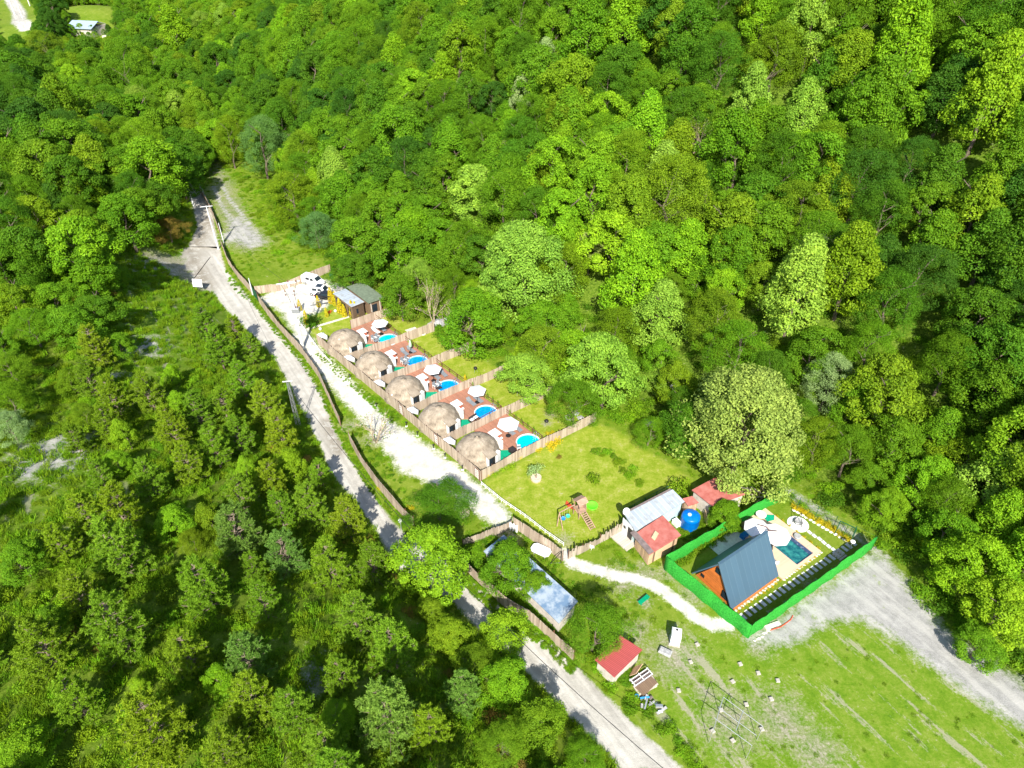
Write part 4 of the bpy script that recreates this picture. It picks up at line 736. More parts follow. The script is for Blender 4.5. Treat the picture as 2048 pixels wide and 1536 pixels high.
def parasol(label, loc, rz=0, h=2.35, r=1.45, closed=False, group='white hexagonal parasols on the dome terraces'):
    o = thing('parasol', label, 'parasol', loc, rz, group); m = MB(); m.tube((0, 0, 0), (0, 0, h + .3), .035, n=8); part('pole', m, 'black', o); b = MB(); b.lathe([(.38, 0), (.38, .06), (.1, .12)], n=14); part('base', b, 'black', o)
    c = MB()
    if closed: c.lathe([(.08, 1.0), (.26, 1.3), (.2, 1.9), (.05, 2.5)], n=12); part('canopy', c, 'pgrn', o, True)
    else:
        N = 6; ring = [(r * math.cos(2 * math.pi * k / N), r * math.sin(2 * math.pi * k / N), h - .12) for k in range(N)]; top = (0, 0, h + .38); vs = ring + [top] + [(x, y, z - .14) for x, y, z in ring] + [(0, 0, h + .33)]; fs = [(k, (k + 1) % N, N) for k in range(N)] + [((k + 1) % N, k, k + 7, (k + 1) % N + 7) for k in range(N)] + [((k + 1) % N + 7, k + 7, 13) for k in range(N)]
        c.add(vs, fs); part('canopy', c, 'white', o)
    return o
MT['farroof'] = simple('pale_blue_roof', (.30, .38, .46), .6, .06, .6); MT['redbr'] = simple('red_brown_panel', (.42, .12, .07), .7, .2, 5); MT['pgrn'] = simple('pale_green_fabric', (.45, .68, .42), .7, .15, 5)
def lounger(label, loc, rz, mat='greyfab', up=.55, group='sun loungers on the dome terraces'):
    o = thing('sun_lounger', label, 'sun lounger', loc, rz, group); m = MB(); m.box((-.35, 0, .32), (1.3, .62, .09), bev=.02); part('seat', m, mat, o)
    b = MB(); b.box((.55, 0, .32 + .22 * up / .55), (.72, .62, .09), 0, 0, -up, .02); part('backrest', b, mat, o); f = MB(); f.box((0, 0, .24), (1.7, .58, .05)); part('frame', f, 'greyfab', o)
    for x, y in ((-.8, -.25), (-.8, .25), (.7, -.25), (.7, .25)): l_ = MB(); l_.box((x, y, .12), (.05, .05, .24)); part('leg', l_, 'greyfab', o)
    return o
def chair(label, loc, rz, mat='greyfab', group='grey terrace chairs'):
    o = thing('terrace_chair', label, 'chair', loc, rz, group); m = MB(); m.box((0, 0, .42), (.55, .55, .12), bev=.03); part('seat', m, mat, o); b = MB(); b.box((-.27, 0, .72), (.1, .55, .6), 0, 0, -.15, .03); part('backrest', b, mat, o)
    for s in (-1, 1): a = MB(); a.box((0, s * .3, .58), (.5, .07, .07)); a.box((.2, s * .3, .3), (.05, .05, .6)); a.box((-.22, s * .3, .3), (.05, .05, .6)); part('armrest', a, 'wpaint', o)
    return o
def pool(i, u, v):
    o = thing('round_pool', ['cyan round pool of the first dome terrace, nearest the cafe', 'bright blue round pool beside the closed green parasol', 'deep blue round pool of the middle dome terrace', 'round blue pool with white rim beside the dark daybed', 'turquoise round pool against the playground side fence'][i], 'pool', (*PL(u, v), .3), PRZ, 'round pools on the dome terraces')
    R_ = 1.72; w = MB(); w.lathe([(R_, -.3), (R_, .2), (R_ - .13, .2), (R_ - .13, .0)], n=36, close=False); part('rim', w, 'wpaint' if i > 2 else 'ltblue', o, False)
    q = MB(); q.lathe([(R_ - .12, -.28), (R_ - .12, .06)], n=36); part('water', q, 'wcyan' if i in (0, 4) else 'wblue', o)
    l_ = MB()
    for s in (-.24, .24): l_.path([(-.1 + s, R_ - .45, -.2), (-.1 + s, R_ - .45, .75), (-.1 + s, R_ - .2, .85), (-.1 + s, R_ + .15, .75), (-.1 + s, R_ + .15, -.0)], .03, 6)
    for z in (.1, .35): l_.tube((-.34, R_ - .45, z), (.14, R_ - .45, z), .025, n=6)
    part('ladder', l_, 'metal' if i > 2 else 'greyfab', o); return o
LBL = dict(
 deck=['reddish wooden deck of the first dome plot', 'reddish wooden deck under the closed green parasol', 'reddish wooden deck of the middle dome plot', 'reddish wooden deck holding the dark daybed', 'reddish wooden deck of the plot nearest the playground'],
 par=['white hexagonal parasol over a white lounger on the first terrace', 'closed pale green parasol on the second terrace', 'white hexagonal parasol on the middle terrace', 'white hexagonal parasol on the daybed terrace', 'large white hexagonal parasol nearest the playground lawn'],
 ch=['white topped red cabinet beside the first dome hut', 'white topped red cabinet beside the second dome hut', 'white topped red cabinet beside the middle dome hut', 'white topped red cabinet beside the fourth dome hut', 'white topped red cabinet beside the dome hut nearest the playground'],
 mat=['green mat corner beside the first dome hut', 'green mat beside the second dome hut', 'green mat beside the middle dome hut', 'large green mat around the door of the fourth dome hut', 'thin green mat strip beside the dome hut nearest the playground'],
 aw=['white peaked gate canopy at the first dome plot', 'white peaked gate canopy at the second dome plot', 'white peaked gate canopy at the middle dome plot', 'white peaked gate canopy at the fourth dome plot', 'white peaked gate canopy at the plot nearest the playground'])
for i in range(5):
    u0 = -17.4 + 8.7 * i; dome(i, u0)
    dk = MB(); dk.prism([(-4.05, 2.6), (1.2, 2.6), (2.4, 4.0), (4.4, 4.6), (4.8, 8.4), (-3.7, 8.4)], 0.02, .3); solo('deck', dk, 'deck', LBL['deck'][i], 'deck', (*PL(u0, 0), 0), PRZ, 'reddish decks behind the dome huts')
    tf = MB(); tf.prism([(1.2, 2.58), (2.4, 3.98), (4.4, 4.58), (4.2, 1.0), (4.0, -2.6), (2.2, -2.6), (3.3, 0), (2.6, 1.8)], .015, .05); solo('green_mat', tf, 'turf', LBL['mat'][i], 'mat', (*PL(u0, 0), 0), PRZ, 'green mats beside the dome huts')
    pool(i, u0 + [3.3, 3.15, 3.0, 2.9, 3.05][i], [6.2, 6.15, 5.9, 6.2, 6.5][i])
    pv = [(1.0, 6.7), (.2, 7.2), (.05, 5.9), (.1, 7.1), (-.15, 5.9)][i]; pu = u0 + (.4 if i == 0 else -.1 if i != 1 else .1)
    parasol(LBL['par'][i], (*PL(u0 + (.9 if i == 0 else .1), [6.4, 7.0, 5.2, 6.9, 5.4][i]), .3), PRZ + .1, closed=(i == 1), r=1.6 if i == 4 else 1.4)
    for k in range(2):
        lounger(['white', 'grey'][1 if (i or k) else 0] + ' sun lounger ' + ['nearer the hut' if k == 0 else 'nearer the garden rail'][0] + ' on the ' + ['first', 'second', 'middle', 'fourth', 'playground side'][i] + ' terrace', (*PL(u0 - .3 + .15 * k, 6.0 + 1.25 * k), .3), PRZ + math.pi + random.uniform(-.1, .1), 'white' if (i == 0 and k == 0) else 'greyfab')
    if i < 3:
        for k in range(2): chair('grey chair with pale arms ' + ('nearer the hut' if k == 0 else 'nearer the pool') + ' on the ' + ['first', 'second', 'middle'][i] + ' terrace', (*PL(u0 + 1.75 - .0 * k, 4.3 + .75 * k), .3), PRZ + .2)
        tb = thing('side_table', 'small dark low table between the chairs and pool of the ' + ['first', 'second', 'middle'][i] + ' terrace', 'table', (*PL(u0 + 2.5, 4.45), .3), PRZ, 'low terrace tables'); m = MB(); m.box((0, 0, .38), (.6, .9, .05), bev=.01); part('tabletop', m, 'wicker' if i == 2 else 'greyfab', tb)
        for sx in (-.25, .25):
            for sy in (-.38, .38): q = MB(); q.box((sx, sy, .18), (.05, .05, .36)); part('leg', q, 'wicker', tb)
    cb = thing('cabinet', LBL['ch'][i], 'cabinet', (*PL(u0 - .9, 3.75), .3), PRZ, 'white topped cabinets on the decks'); m = MB(); m.box((0, 0, .4), (1.15, 1.15, .8), bev=.02); part('body', m, 'redbr', cb)
    m = MB(); m.box((0, 0, .86), (1.45, 1.4, .1), bev=.03); part('lid', m, 'white', cb); m = MB(); m.box((.78, .1, .1), (.3, 1.2, .2), bev=.02); part('step', m, 'white', cb)
    aw = thing('gate_canopy', LBL['aw'][i], 'canopy', (*PL(u0 - 3.35, -2.35), 0), PRZ, 'white gate canopies'); m = MB(); m.add([(-.6, -.6, 1.95), (.65, -.5, 1.9), (.6, .6, 1.75), (-.55, .55, 1.85), (-.1, -.05, 2.3), (.5, .5, .9)], [(0, 1, 4), (1, 2, 4), (2, 3, 4), (3, 0, 4), (1, 5, 2)]); part('sheet', m, 'white', aw)
    m = MB()
    for a in ((-.6, -.6), (.65, -.5), (.6, .6), (-.55, .55)): m.tube((*a, 0), (*a, 1.9), .03, n=6)
    part('pole', m, 'metal', aw)
    rl = thing('deck_rail', 'dark brown deck rail at the garden edge of the ' + ['first', 'second', 'middle', 'fourth', 'playground side'][i] + ' terrace', 'railing', (*PL(u0, 0), .3), PRZ, 'dark brown deck rails'); m = MB(); m.box((0, 8.36, .85), (8.0, .06, .07)); m.box((0, 8.36, .45), (8.0, .04, .05)); part('rail', m, 'rail', rl)
    m = MB()
    for k in range(5): m.box((-3.96 + 1.98 * k, 8.36, .42), (.08, .08, .9))
    part('post', m, 'rail', rl)
rl = thing('deck_rail', 'long dark brown rail between the daybed terrace and the fence beside it', 'railing', (*PL(12.55, 0), .05), PRZ, 'dark brown deck rails'); m = MB(); m.box((0, 2.8, 1.05), (.06, 11.2, .07)); m.box((0, 2.8, .6), (.04, 11.2, .05)); part('rail', m, 'rail', rl); m = MB()
for k in range(6): m.box((0, -2.7 + 2.2 * k, .55), (.09, .09, 1.1))
part('post', m, 'rail', rl)
db = thing('daybed', 'dark wicker daybed with white cushions on the fourth terrace', 'daybed', (*PL(11.9, 3.9), .3), PRZ + .1); m = MB(); m.box((0, 0, .22), (1.2, 1.5, .3), bev=.03); part('base', m, 'wicker', db); m = MB(); m.box((-.5, 0, .55), (.12, 1.5, .5), bev=.02); part('backrest', m, 'wicker', db)
for sy in (-.38, .38): m = MB(); m.box((-.2, sy, .43), (.5, .6, .14), 0, 0, 0, .05); part('cushion', m, 'white', db)
tb = thing('wicker_table', 'dark wicker coffee table with a white top cloth near the daybed', 'table', (*PL(13.0 - .2, 4.0) , .3), PRZ); 
m = MB(); m.box((-.0, 0, .3), (.55, 1.2, .06), bev=.01); part('tabletop', m, 'wicker', tb); m = MB(); m.box((.12, 0, .35), (.28, 1.0, .04), bev=.01); part('cloth', m, 'white', tb)
for sx in (-.22, .22):
    for sy in (-.5, .5): q = MB(); q.box((sx, sy, .14), (.05, .05, .28)); part('leg', q, 'wicker', tb)
hb = thing('wicker_chest', 'dark wicker chest beside the turquoise pool', 'chest', (*PL(20.4, 3.6), .3), PRZ); m = MB(); m.box((0, 0, .3), (.8, .8, .6), bev=.04); part('body', m, 'wicker', hb); m = MB(); m.box((0, 0, .63), (.86, .86, .06), bev=.02); part('lid', m, 'wicker', hb)
chair('grey chair between the wicker chest and turquoise pool', (*PL(20.6, 4.6), .3), PRZ + 1)
# garden bits
def grill(label, p, s=1):
    o = thing('kettle_grill', label, 'grill', (*p, 0), 0, 'black kettle grills in the gardens'); o.scale = (s,) * 3; m = MB(); m.lathe([(.05, .55), (.25, .62), (.31, .78), (.31, .82), (.22, .96), (.05, 1.03)], n=18); part('bowl', m, 'black', o, True); 
    for k in range(3): a = k * 2.09; q = MB(); q.tube((.16 * math.cos(a), .16 * math.sin(a), .62), (.34 * math.cos(a), .34 * math.sin(a), 0), .02, n=6); part('leg', q, 'metal', o)
grill('black kettle grill in the fourth garden under the pale tree', G(1036, 790)); grill('black kettle grill in the garden nearest the playground', G(1093, 850)); grill('small black kettle grill in the middle garden by the trees', G(951, 744)); grill('small black grill by the second garden rocks', G(1018, 816 + 2), .8)
def firepit(label, p, mats=('stone', 'rust'), r=.55):
    o = thing('fire_pit', label, 'fire pit', (*p, 0)); m = MB()
    for k in range(12): a = k * .5236; m.box((r * math.cos(a), r * math.sin(a), .1), (.22, .26, .22), a, 0, 0, .04)
    part('stone_ring', m, mats[0], o); m = MB(); m.lathe([(.15, .12), (r * .75, .34), (r * .72, .36), (.1, .16)], n=18); part('bowl', m, mats[1], o); m = MB(); 
    for k in range(3): a = k * 2.09; m.tube((.7 * math.cos(a), .7 * math.sin(a), 0), (0, 0, 1.5), .025, n=6)
    part('tripod', m, 'black', o)
firepit('rusty fire pit with tripod on stones in the garden nearest the playground', G(1139, 836)); firepit('small fire pit on the pale stone patch of the first garden', G(846, 668), r=.42)
def rock(label, p, s, mat='grey', group=None, z=0, cat='rock'):
    g = np.random.default_rng(int(abs(p[0] * 31 + p[1] * 17)) ); bm = bmesh.new(); bmesh.ops.create_icosphere(bm, subdivisions=2, radius=1)
    for v in bm.verts: k = 1 + .16 * g.normal(); v.co = Vector((v.co.x * s[0] * k, v.co.y * s[1] * k, v.co.z * s[2] * k + s[2] * .4))
    me = bpy.data.meshes.new('rock'); bm.to_mesh(me); bm.free(); me.materials.append(MT[mat]); o = bpy.data.objects.new('rock', me); COL.objects.link(o); o.location = (p[0], p[1], float(hgt(*p)) + z - .05); tag(o, label, cat, group); return o
rock('pale pointed boulder at the end of the second divider fence', PL(-4.1, 12.0), (.5, .4, .8), 'stone'); rock('flat grey boulder in the fourth garden', G(1054, 802), (.55, .5, .3)); rock('small pale rock near the third garden trees', G(968, 760), (.35, .3, .3), 'stone')
for (a, b, s) in [(882, 648, 1.3), (900, 640, .9), (868, 652, 1.0), (912, 650, .8), (1330, 760, 1.6), (1342, 778, 1.2), (1320, 770, .9), (1300, 850, 1.1), (1318, 842, .8), (1620, 500, 2.2), (1640, 510, 1.6), (1715, 125, 2.2), (1150, 828, .6), (1160, 836, .5)]:
    x, y, z = GT(a, b); rock('rounded grey boulder in the stream gap ' + ('behind the first gardens' if a < 950 else 'below the thin cream tree' if a < 1350 and a > 1290 else 'at the end of the lower fence' if a < 1200 else 'on the bare spot of the right hillside'), (x, y), (s, s * .8, s * .55), 'grey', 'grey boulders ' + ('behind the first gardens' if a < 950 else 'below the thin cream tree' if a < 1350 and a > 1290 else 'at the lower fence end' if a < 1200 else 'on the right hillside'))
ps = MB(); ps.prism([(-1.6, -.9), (1.4, -1.0), (1.6, .8), (-1.3, 1.0)], 0, .05); solo('stone_patch', ps, 'stone', 'pale stone paved patch in the first dome garden', 'paving', (*PL(-13.6, 11.2), .01), PRZ)['kind'] = 'structure'
# bollard lamps
for k, (a, b) in enumerate([(700, 757), (753, 815), (813, 853), (835, 872), (867, 898), (890, 916), (925, 940)]):
    o = thing('bollard_lamp', ['black bollard lamp below the first gate', 'black bollard lamp below the second dome hut', 'black bollard lamp below the middle dome hut', 'black bollard lamp between the middle and fourth dome huts', 'black bollard lamp by the fourth dome hut gate', 'black bollard lamp below the fourth dome hut', 'black bollard lamp below the nearest dome hut'][k], 'lamp', (*G(a, b), 0), 0, 'bollard lamps along the gravel drive'); m = MB(); m.tube((0, 0, 0), (0, 0, .7), .05, n=8); part('post', m, 'black', o); m = MB(); m.lathe([(.1, .7), (.12, .85), (.04, .92)], n=10); part('head', m, 'black', o); m = MB(); m.box((0, 0, .04), (.3, .3, .1), bev=.02); part('base', m, 'white', o)
for k, (u, lb) in enumerate([(3.4, 'white trellis gate in the front fence at the middle dome plot'), (12.0, 'white trellis gate in the front fence at the fourth dome plot'), (20.9, 'white trellis gate in the front fence corner of the nearest dome plot')]):
    o = thing('trellis_gate', lb, 'gate', (*PL(u, -3.1), 0), PRZ, 'trellis gates in the front fence'); m = MB(); m.box((-.45, 0, .95), (.06, .06, 1.9)); m.box((.45, 0, .95), (.06, .06, 1.9)); m.box((0, 0, 1.9), (.96, .06, .06)); part('frame', m, 'rail', o); m = MB()
    for z in (.3, .7, 1.1, 1.5): m.tube((-.42, 0, z), (.42, 0, z + .3), .02, n=5); m.tube((-.42, 0, z + .3), (.42, 0, z), .02, n=5)
    part('lattice', m, 'wpaint', o)

# ------------------------------------------------------------ parking, cafe, cars
CRZ = math.atan2(-4.6, 4.1)
cf = thing('cafe_cabin', 'dark wood cafe cabin with pale metal roof and glass front', 'building', (-29.2, 106.0, 0), CRZ)
m = MB(); m.box((0, 0, 1.38), (6.0, 2.3, 2.76)); part('wall', m, 'dwood', cf); m = MB(); m.box((0, 0, 2.83), (6.25, 2.6, .12), bev=.02); part('roof', m, 'corr', cf); m = MB(); m.box((0, 0, 2.74), (6.4, 2.7, .1)); part('fascia', m, 'dwood', cf)
w = MB(); w.box((-1.0, -1.16, 1.4), (3.2, .04, 1.7)); wf = part('window', w, 'glass', cf); m = MB()
for k in range(5): m.box((-2.6 + .8 * k, -1.19, 1.4), (.06, .04, 1.75))
part('frame', m, 'black', wf); m = MB(); m.box((1.9, -1.17, 1.05), (.95, .05, 2.0)); part('door', m, 'glass', cf); m = MB(); m.box((3.01, -.2, 1.5), (.04, .35, .9)); part('window', m, 'glass', cf)
c2 = thing('annex_building', 'annex with sloping mossy green roof behind the cafe cabin', 'building', (-26.6, 107.7, 0), CRZ); m = MB(); m.box((0, 0, 1.35), (6.6, 2.5, 2.7)); part('wall', m, 'dwood', c2); m = MB(); m.slab([(-3.7, -1.5, 3.1), (3.7, -1.5, 2.95), (3.7, 1.9, 2.75), (-3.7, 1.9, 2.9)], .12); part('roof', m, 'cafeg', c2); m = MB(); m.box((3.32, -.2, 1.3), (.04, 1.0, 1.5)); part('window', m, 'glass', c2); m = MB(); m.box((3.34, -.9, 1.35), (.12, .12, 2.7)); m.box((3.34, .9, 1.35), (.12, .12, 2.7)); part('pillar', m, 'wall', c2)
def vehicle(name, label, loc, rz, L, Wd, H, paint, prof, glass, group=None, roofglass=False):
    """prof: (x, z_bottom, z_belt, z_roof, half_low, half_roof) stations"""
    o = thing(name, label, 'car' if H < 1.6 else 'van', loc, rz, group); vs = []; fs = []
    for (x, zb, zm, zr, a, b) in prof: vs += [(x, -a * .96, zb), (x, -a, (zb + zm) / 2), (x, -a * .98, zm), (x, -b, zr - .05), (x, -b * .85, zr), (x, b * .85, zr), (x, b, zr - .05), (x, a * .98, zm), (x, a, (zb + zm) / 2), (x, a * .96, zb)]
    n = len(prof)
    for i in range(n - 1):
        for k in range(10): fs.append((i * 10 + k, i * 10 + (k + 1) % 10, (i + 1) * 10 + (k + 1) % 10, (i + 1) * 10 + k))
    fs += [tuple(range(10)), tuple((n - 1) * 10 + k for k in range(10))[::-1]]
    m = MB().add(vs, fs); bd = part('body', m, paint, o, False); bm = bmesh.new(); bm.from_mesh(bd.data); bmesh.ops.recalc_face_normals(bm, faces=bm.faces); bm.to_mesh(bd.data); bm.free()
    for pts, nm in glass:
        for s in ((1, -1) if nm == 'side_window' else (1,)):
            q = MB(); q.slab([(x, y * s, z) for x, y, z in pts], .02); part(nm, q, 'glass', o)
    ax = [L * .31, -L * .30]
    for x in ax:
        for s in (-1, 1):
            wh = MB(); wh.tube((x, s * (Wd / 2 - .2), .32), (x, s * (Wd / 2 + .01), .32), .32, n=18); w_ = part('wheel', wh, 'tyre', o); ri = MB(); ri.tube((x, s * (Wd / 2), .32), (x, s * (Wd / 2 + .025), .32), .19, n=12); part('rim', ri, 'metal', w_)
    for s in (-1, 1):
        h_ = MB(); h_.box((L / 2 - .06, s * Wd * .36, .72), (.12, .3, .16), bev=.03); part('headlight', h_, 'metal', o); t_ = MB(); t_.box((-L / 2 + .04, s * Wd * .42, .85), (.1, .18, .32), bev=.03); part('tail_light', t_, 'lred', o)
        mm_ = MB(); mm_.box((L * .2, s * (Wd / 2 + .08), 1.0), (.12, .18, .14), bev=.03); part('mirror', mm_, paint, o)
    return o
vp = [(-2.2, .45, .8, 1.0, .78, .7), (-2.15, .3, 1.0, 1.72, .86, .74), (-1.9, .25, 1.02, 1.82, .88, .76), (.6, .22, 1.02, 1.84, .9, .76), (.95, .22, 1.02, 1.72, .9, .72), (1.55, .22, 1.0, 1.12, .9, .74), (2.05, .26, .88, .95, .86, .7), (2.2, .35, .7, .78, .78, .6)]
vg = [([(.98, -.62, 1.73), (1.53, -.68, 1.16), (1.53, .68, 1.16), (.98, .62, 1.73)], 'windscreen'), ([(.0, .885, 1.12), (.85, .885, 1.12), (.7, .80, 1.62), (.05, .80, 1.62)], 'side_window'), ([(-1.1, .885, 1.12), (-.15, .885, 1.12), (-.15, .80, 1.62), (-1.0, .80, 1.62)], 'side_window'), ([(-2.2, -.6, 1.2), (-2.2, .6, 1.2), (-2.17, .58, 1.62), (-2.17, -.58, 1.62)], 'rear_window')]
a1 = G(626, 566); a2 = G(636, 584); VR = math.atan2(-3.6, 5.6)
vehicle('parked_van', 'plain white van parked farthest up against the fence', (a1[0] + .2, a1[1] - .3, 0), VR + .12, 4.4, 1.8, 1.84, 'carw', vp, vg, 'white vans parked by the cafe')
v2 = vehicle('parked_van', 'white van with a dark roof panel parked beside the black car', (a2[0] + .6, a2[1] - .8, 0), VR + .38, 4.4, 1.8, 1.84, 'carw', vp, vg, 'white vans parked by the cafe'); m = MB(); m.box((.1, 0, 1.86), (1.1, 1.15, .03)); part('sunroof', m, 'glass', v2)
cp = [(-2.2, .5, .75, .8, .72, .6), (-2.1, .3, .9, .98, .84, .66), (-1.5, .25, .92, 1.05, .88, .66), (-.85, .22, .92, 1.40, .9, .62), (.25, .22, .92, 1.44, .9, .62), (1.05, .22, .92, 1.0, .9, .68), (1.9, .25, .82, .88, .86, .68), (2.2, .35, .66, .72, .76, .6)]
cg = [([(.3, -.54, 1.43), (1.0, -.62, 1.03), (1.0, .62, 1.03), (.3, .54, 1.43)], 'windscreen'), ([(-1.45, -.58, 1.08), (-.9, -.54, 1.40), (-.9, .54, 1.40), (-1.45, .58, 1.08)], 'rear_window'), ([(-.8, .86, .98), (.85, .86, .98), (.25, .66, 1.36), (-.75, .66, 1.36)], 'side_window')]
a3 = G(655, 598); vehicle('parked_car', 'black car half hidden behind the yellow conifers', (a3[0], a3[1] + .2, 0), VR + .35, 4.4, 1.8, 1.45, 'carb', cp, cg)
bn = G(664, 556); o = thing('waste_bin', 'dark green wheeled bin at the corner of the parking', 'bin', (*bn, 0)); m = MB(); m.prism([(-.3, -.35), (.3, -.35), (.3, .35), (-.3, .35)], .05, 1.0); part('body', m, 'dkgreen', o); m = MB(); m.box((0, 0, 1.04), (.7, .8, .08), bev=.02); part('lid', m, 'dkgreen', o)
# garden shrubs
CY = [cypress(500 + k) for k in range(2)]
def shrub(label, x, y, tint, s=1, kind='bush', group=None, z=None, name='shrub', cat='shrub', sz=None):
    me = (random.choice(CY) if kind == 'cy' else random.choice(SH)); o = thing(name, label, cat, (x, y, float(hgt(x, y)) if z is None else z), random.uniform(0, 6.28), group); o.scale = (s, s, sz or s)
    c = part('foliage', me, None, o); c['tint'] = jit(TINT[tint]); m = MB(); m.tube((0, 0, -.05), (0, 0, .45), .05, .03, 6); part('stem', m, 'bark', o); return o
g_ = 'yellow conifers in the cafe garden'
for k, (a, b, s) in enumerate([(638, 614, 1.2), (664, 607, 1.7), (672, 612, 1.5), (682, 627, 1.6), (690, 634, 1.3), (706, 634, 1.7), (713, 634, 1.6), (654, 634, 1.0), (614, 648, 1.4), (601, 622, 1.2)]):
    x, y = G(a, b); shrub(['slim yellow conifer left of the black car', 'tall yellow conifer touching the black car', 'yellow conifer beside the cafe window', 'yellow conifer in front of the cafe door', 'small yellow conifer before the cafe step', 'left one of the yellow conifer pair at the cafe corner', 'right one of the yellow conifer pair at the cafe corner', 'low yellow bush beside the orange flowers', 'yellow conifer by the dark evergreen shrub', 'yellow conifer nearest the transformer pole'][k], x, y, 'yellow', s, 'cy', g_, name='conifer_shrub')
x, y = G(622, 650); shrub('dark green evergreen shrub at the corner of the cafe garden', x, y, 'deep', 1.8, 'bush', name='evergreen_shrub', sz=2.6)
x, y = G(660, 626); fl = shrub('orange flowering clump in the cafe garden', x, y, 'rust', .5, 'bush', name='flower_clump', cat='flowers'); fl.children[0]['tint'] = [.75, .10, .02]
gb = MB(); gb.prism([(0, 0), (8.4, 2.2), (8.4, 2.7), (0, .7)], 0, .03); solo('gravel_strip', gb, 'stone', 'pale gravel strip across the cafe lawn', 'path', (*G(604, 664), .02), R(18))['kind'] = 'structure'
for (a, b) in [(641, 660), (711, 652), (671, 624)]: x, y = G(a, b); s_ = MB(); s_.lathe([(.02, 0), (.2, .06), (.26, .25), (.2, .42), (.02, .5)], n=16); solo('globe_lamp', s_, 'white', {641: 'white globe lamp on the lawn near the white rail', 711: 'white globe lamp by the first terrace fence', 671: 'white globe lamp by the orange flowers'}[a], 'lamp', (x, y, 0), 0, 'white globe lamps on the cafe lawn', True)
x, y = G(931, 772); shrub('round yellow shrub in the middle garden', x, y, 'yellow', .95, 'cy', name='conifer_shrub', sz=1.1)
for k, (a, b, s) in enumerate([(975, 952, .7), (990, 950, .5), (1003, 940, .6), (1022, 935, .8), (1037, 915, .8), (1076, 900, .7), (1100, 890, 1.3), (1104, 872, .9)]):
    x, y = G(a, b); shrub(['yellow green shrub at the corner of the dome fence', 'small pale shrub near the dome fence corner', 'pale green shrub along the playground side fence', 'bright green shrub along the playground side fence', 'yellow shrub below the nearest dome hut', 'yellow shrub below the wicker chest', 'large yellow shrub at the pool end of the playground fence', 'yellow shrub touching the playground side fence'][k], x, y, 'yellow' if k in (0, 4, 5, 6, 7) else 'lime', s, 'bush', 'shrubs along the playground side fence')
for k in range(5): x, y = PL(13.6 + 1.3 * k + .3, 8.9); shrub('small green conifer behind the deck rail of the nearest terrace', x, y, 'mid', .5, 'cy', 'small conifers behind the nearest deck rail', name='conifer_shrub')
for k in range(6): x, y = PL(5.2 + 1.2 * k, 8.9); shrub('small green conifer behind the deck rail of the fourth terrace', x, y, 'mid', .55, 'cy', 'small conifers behind the fourth deck rail', name='conifer_shrub')
for k in range(6): x, y = PL(-12.4 + 1.2 * k, 8.9); shrub('small green plant behind the deck rail of the second terrace', x, y, 'bright', .4, 'cy', 'small plants behind the second deck rail', name='conifer_shrub')
x, y = G(1187, 962); shrub('small orange tinted fruit tree on the playground lawn', x, y, 'olive', .95, 'bush', name='young_tree', cat='tree', sz=1.5)
x, y = G(1119, 915); shrub('tiny sapling near the top of the playground lawn', x, y, 'rust', .45, 'bush', name='young_tree', cat='tree')
x, y = G(1352, 985); shrub('yellowish feathery young tree beside the red roofed barn', x, y, 'dimy', 1.6, 'bush', name='young_tree', cat='tree', sz=2.2)
x, y = G(762, 977); shrub('yellow bush inside the roadside fence', x, y, 'yellow', .5, 'bush')
x, y = G(822, 1015); shrub('yellow bush under the dark leafed tree', x, y, 'yellow', .5, 'bush')
def planter(label, p, s=1, tint='silver'):
    o = thing('tree_planter', label, 'planter', (*p, 0)); m = MB(); m.lathe([(.62, 0), (.72, .3), (.7, .6), (.58, .6), (.55, .45)], n=20); part('pot', m, 'pottery', o); c = part('foliage', SH[0], None, o, loc=(0, 0, 1.3)); c['tint'] = jit(TINT[tint]); c.scale = (1.0, 1.0, 1.3); m = MB(); m.tube((0, 0, .4), (0, 0, 1.6), .09, .05, 6); part('stem', m, 'bark', o)
planter('stone planter with olive bush on the playground lawn', G(1072, 960)); planter('stone planter with pale shrub beside the gravel drive', G(928, 1030))
cm_, tm_ = baretree(77, 6.5, .5, leafn=260)
def bare(label, px, py, s, tint='olive', ms=None, rz=None):
    x, y, z = GT(px, py); c_, t_ = ms or (cm_, tm_); o = thing('bare_tree', label, 'tree', (x, y, z), random.uniform(0, 6) if rz is None else rz); o.scale = (s,) * 3; c = part('crown', c_, None, o); c['tint'] = jit(TINT[tint]); part('trunk', t_, None, o)
bare('leafless multi stemmed bush between the road fence and the drive', 752, 885, .95, 'olive'); c3, t3 = baretree(78, 9, .22, leafn=900)
bare('half bare leaning tree behind the first dome gardens', 868, 650, 1.15, 'dimy', (c3, t3)); bare('half bare tree rising over the second garden', 905, 690, 1.1, 'dimy', (c3, t3), 2); bare('thin bare tree in the dark gap of the right hillside', 1385, 345, 1.2, 'olive', (c3, t3), 4); bare('brownish bare tree near the top centre', 775, 130, 1.2, 'olive', (c3, t3), 1); bare('bare branched tree high on the right hillside', 1235, 130, 1.2, 'mid', (c3, t3), 5)
x, y = G(880, 1040); KEY.append((x, y, 5)); place('broadleaf_tree', 'tree', BR[6][0], BR[6][1], x, y, 0, .86, .42, 'deep', 'low spreading dark leafed tree between the road fence and the drive')

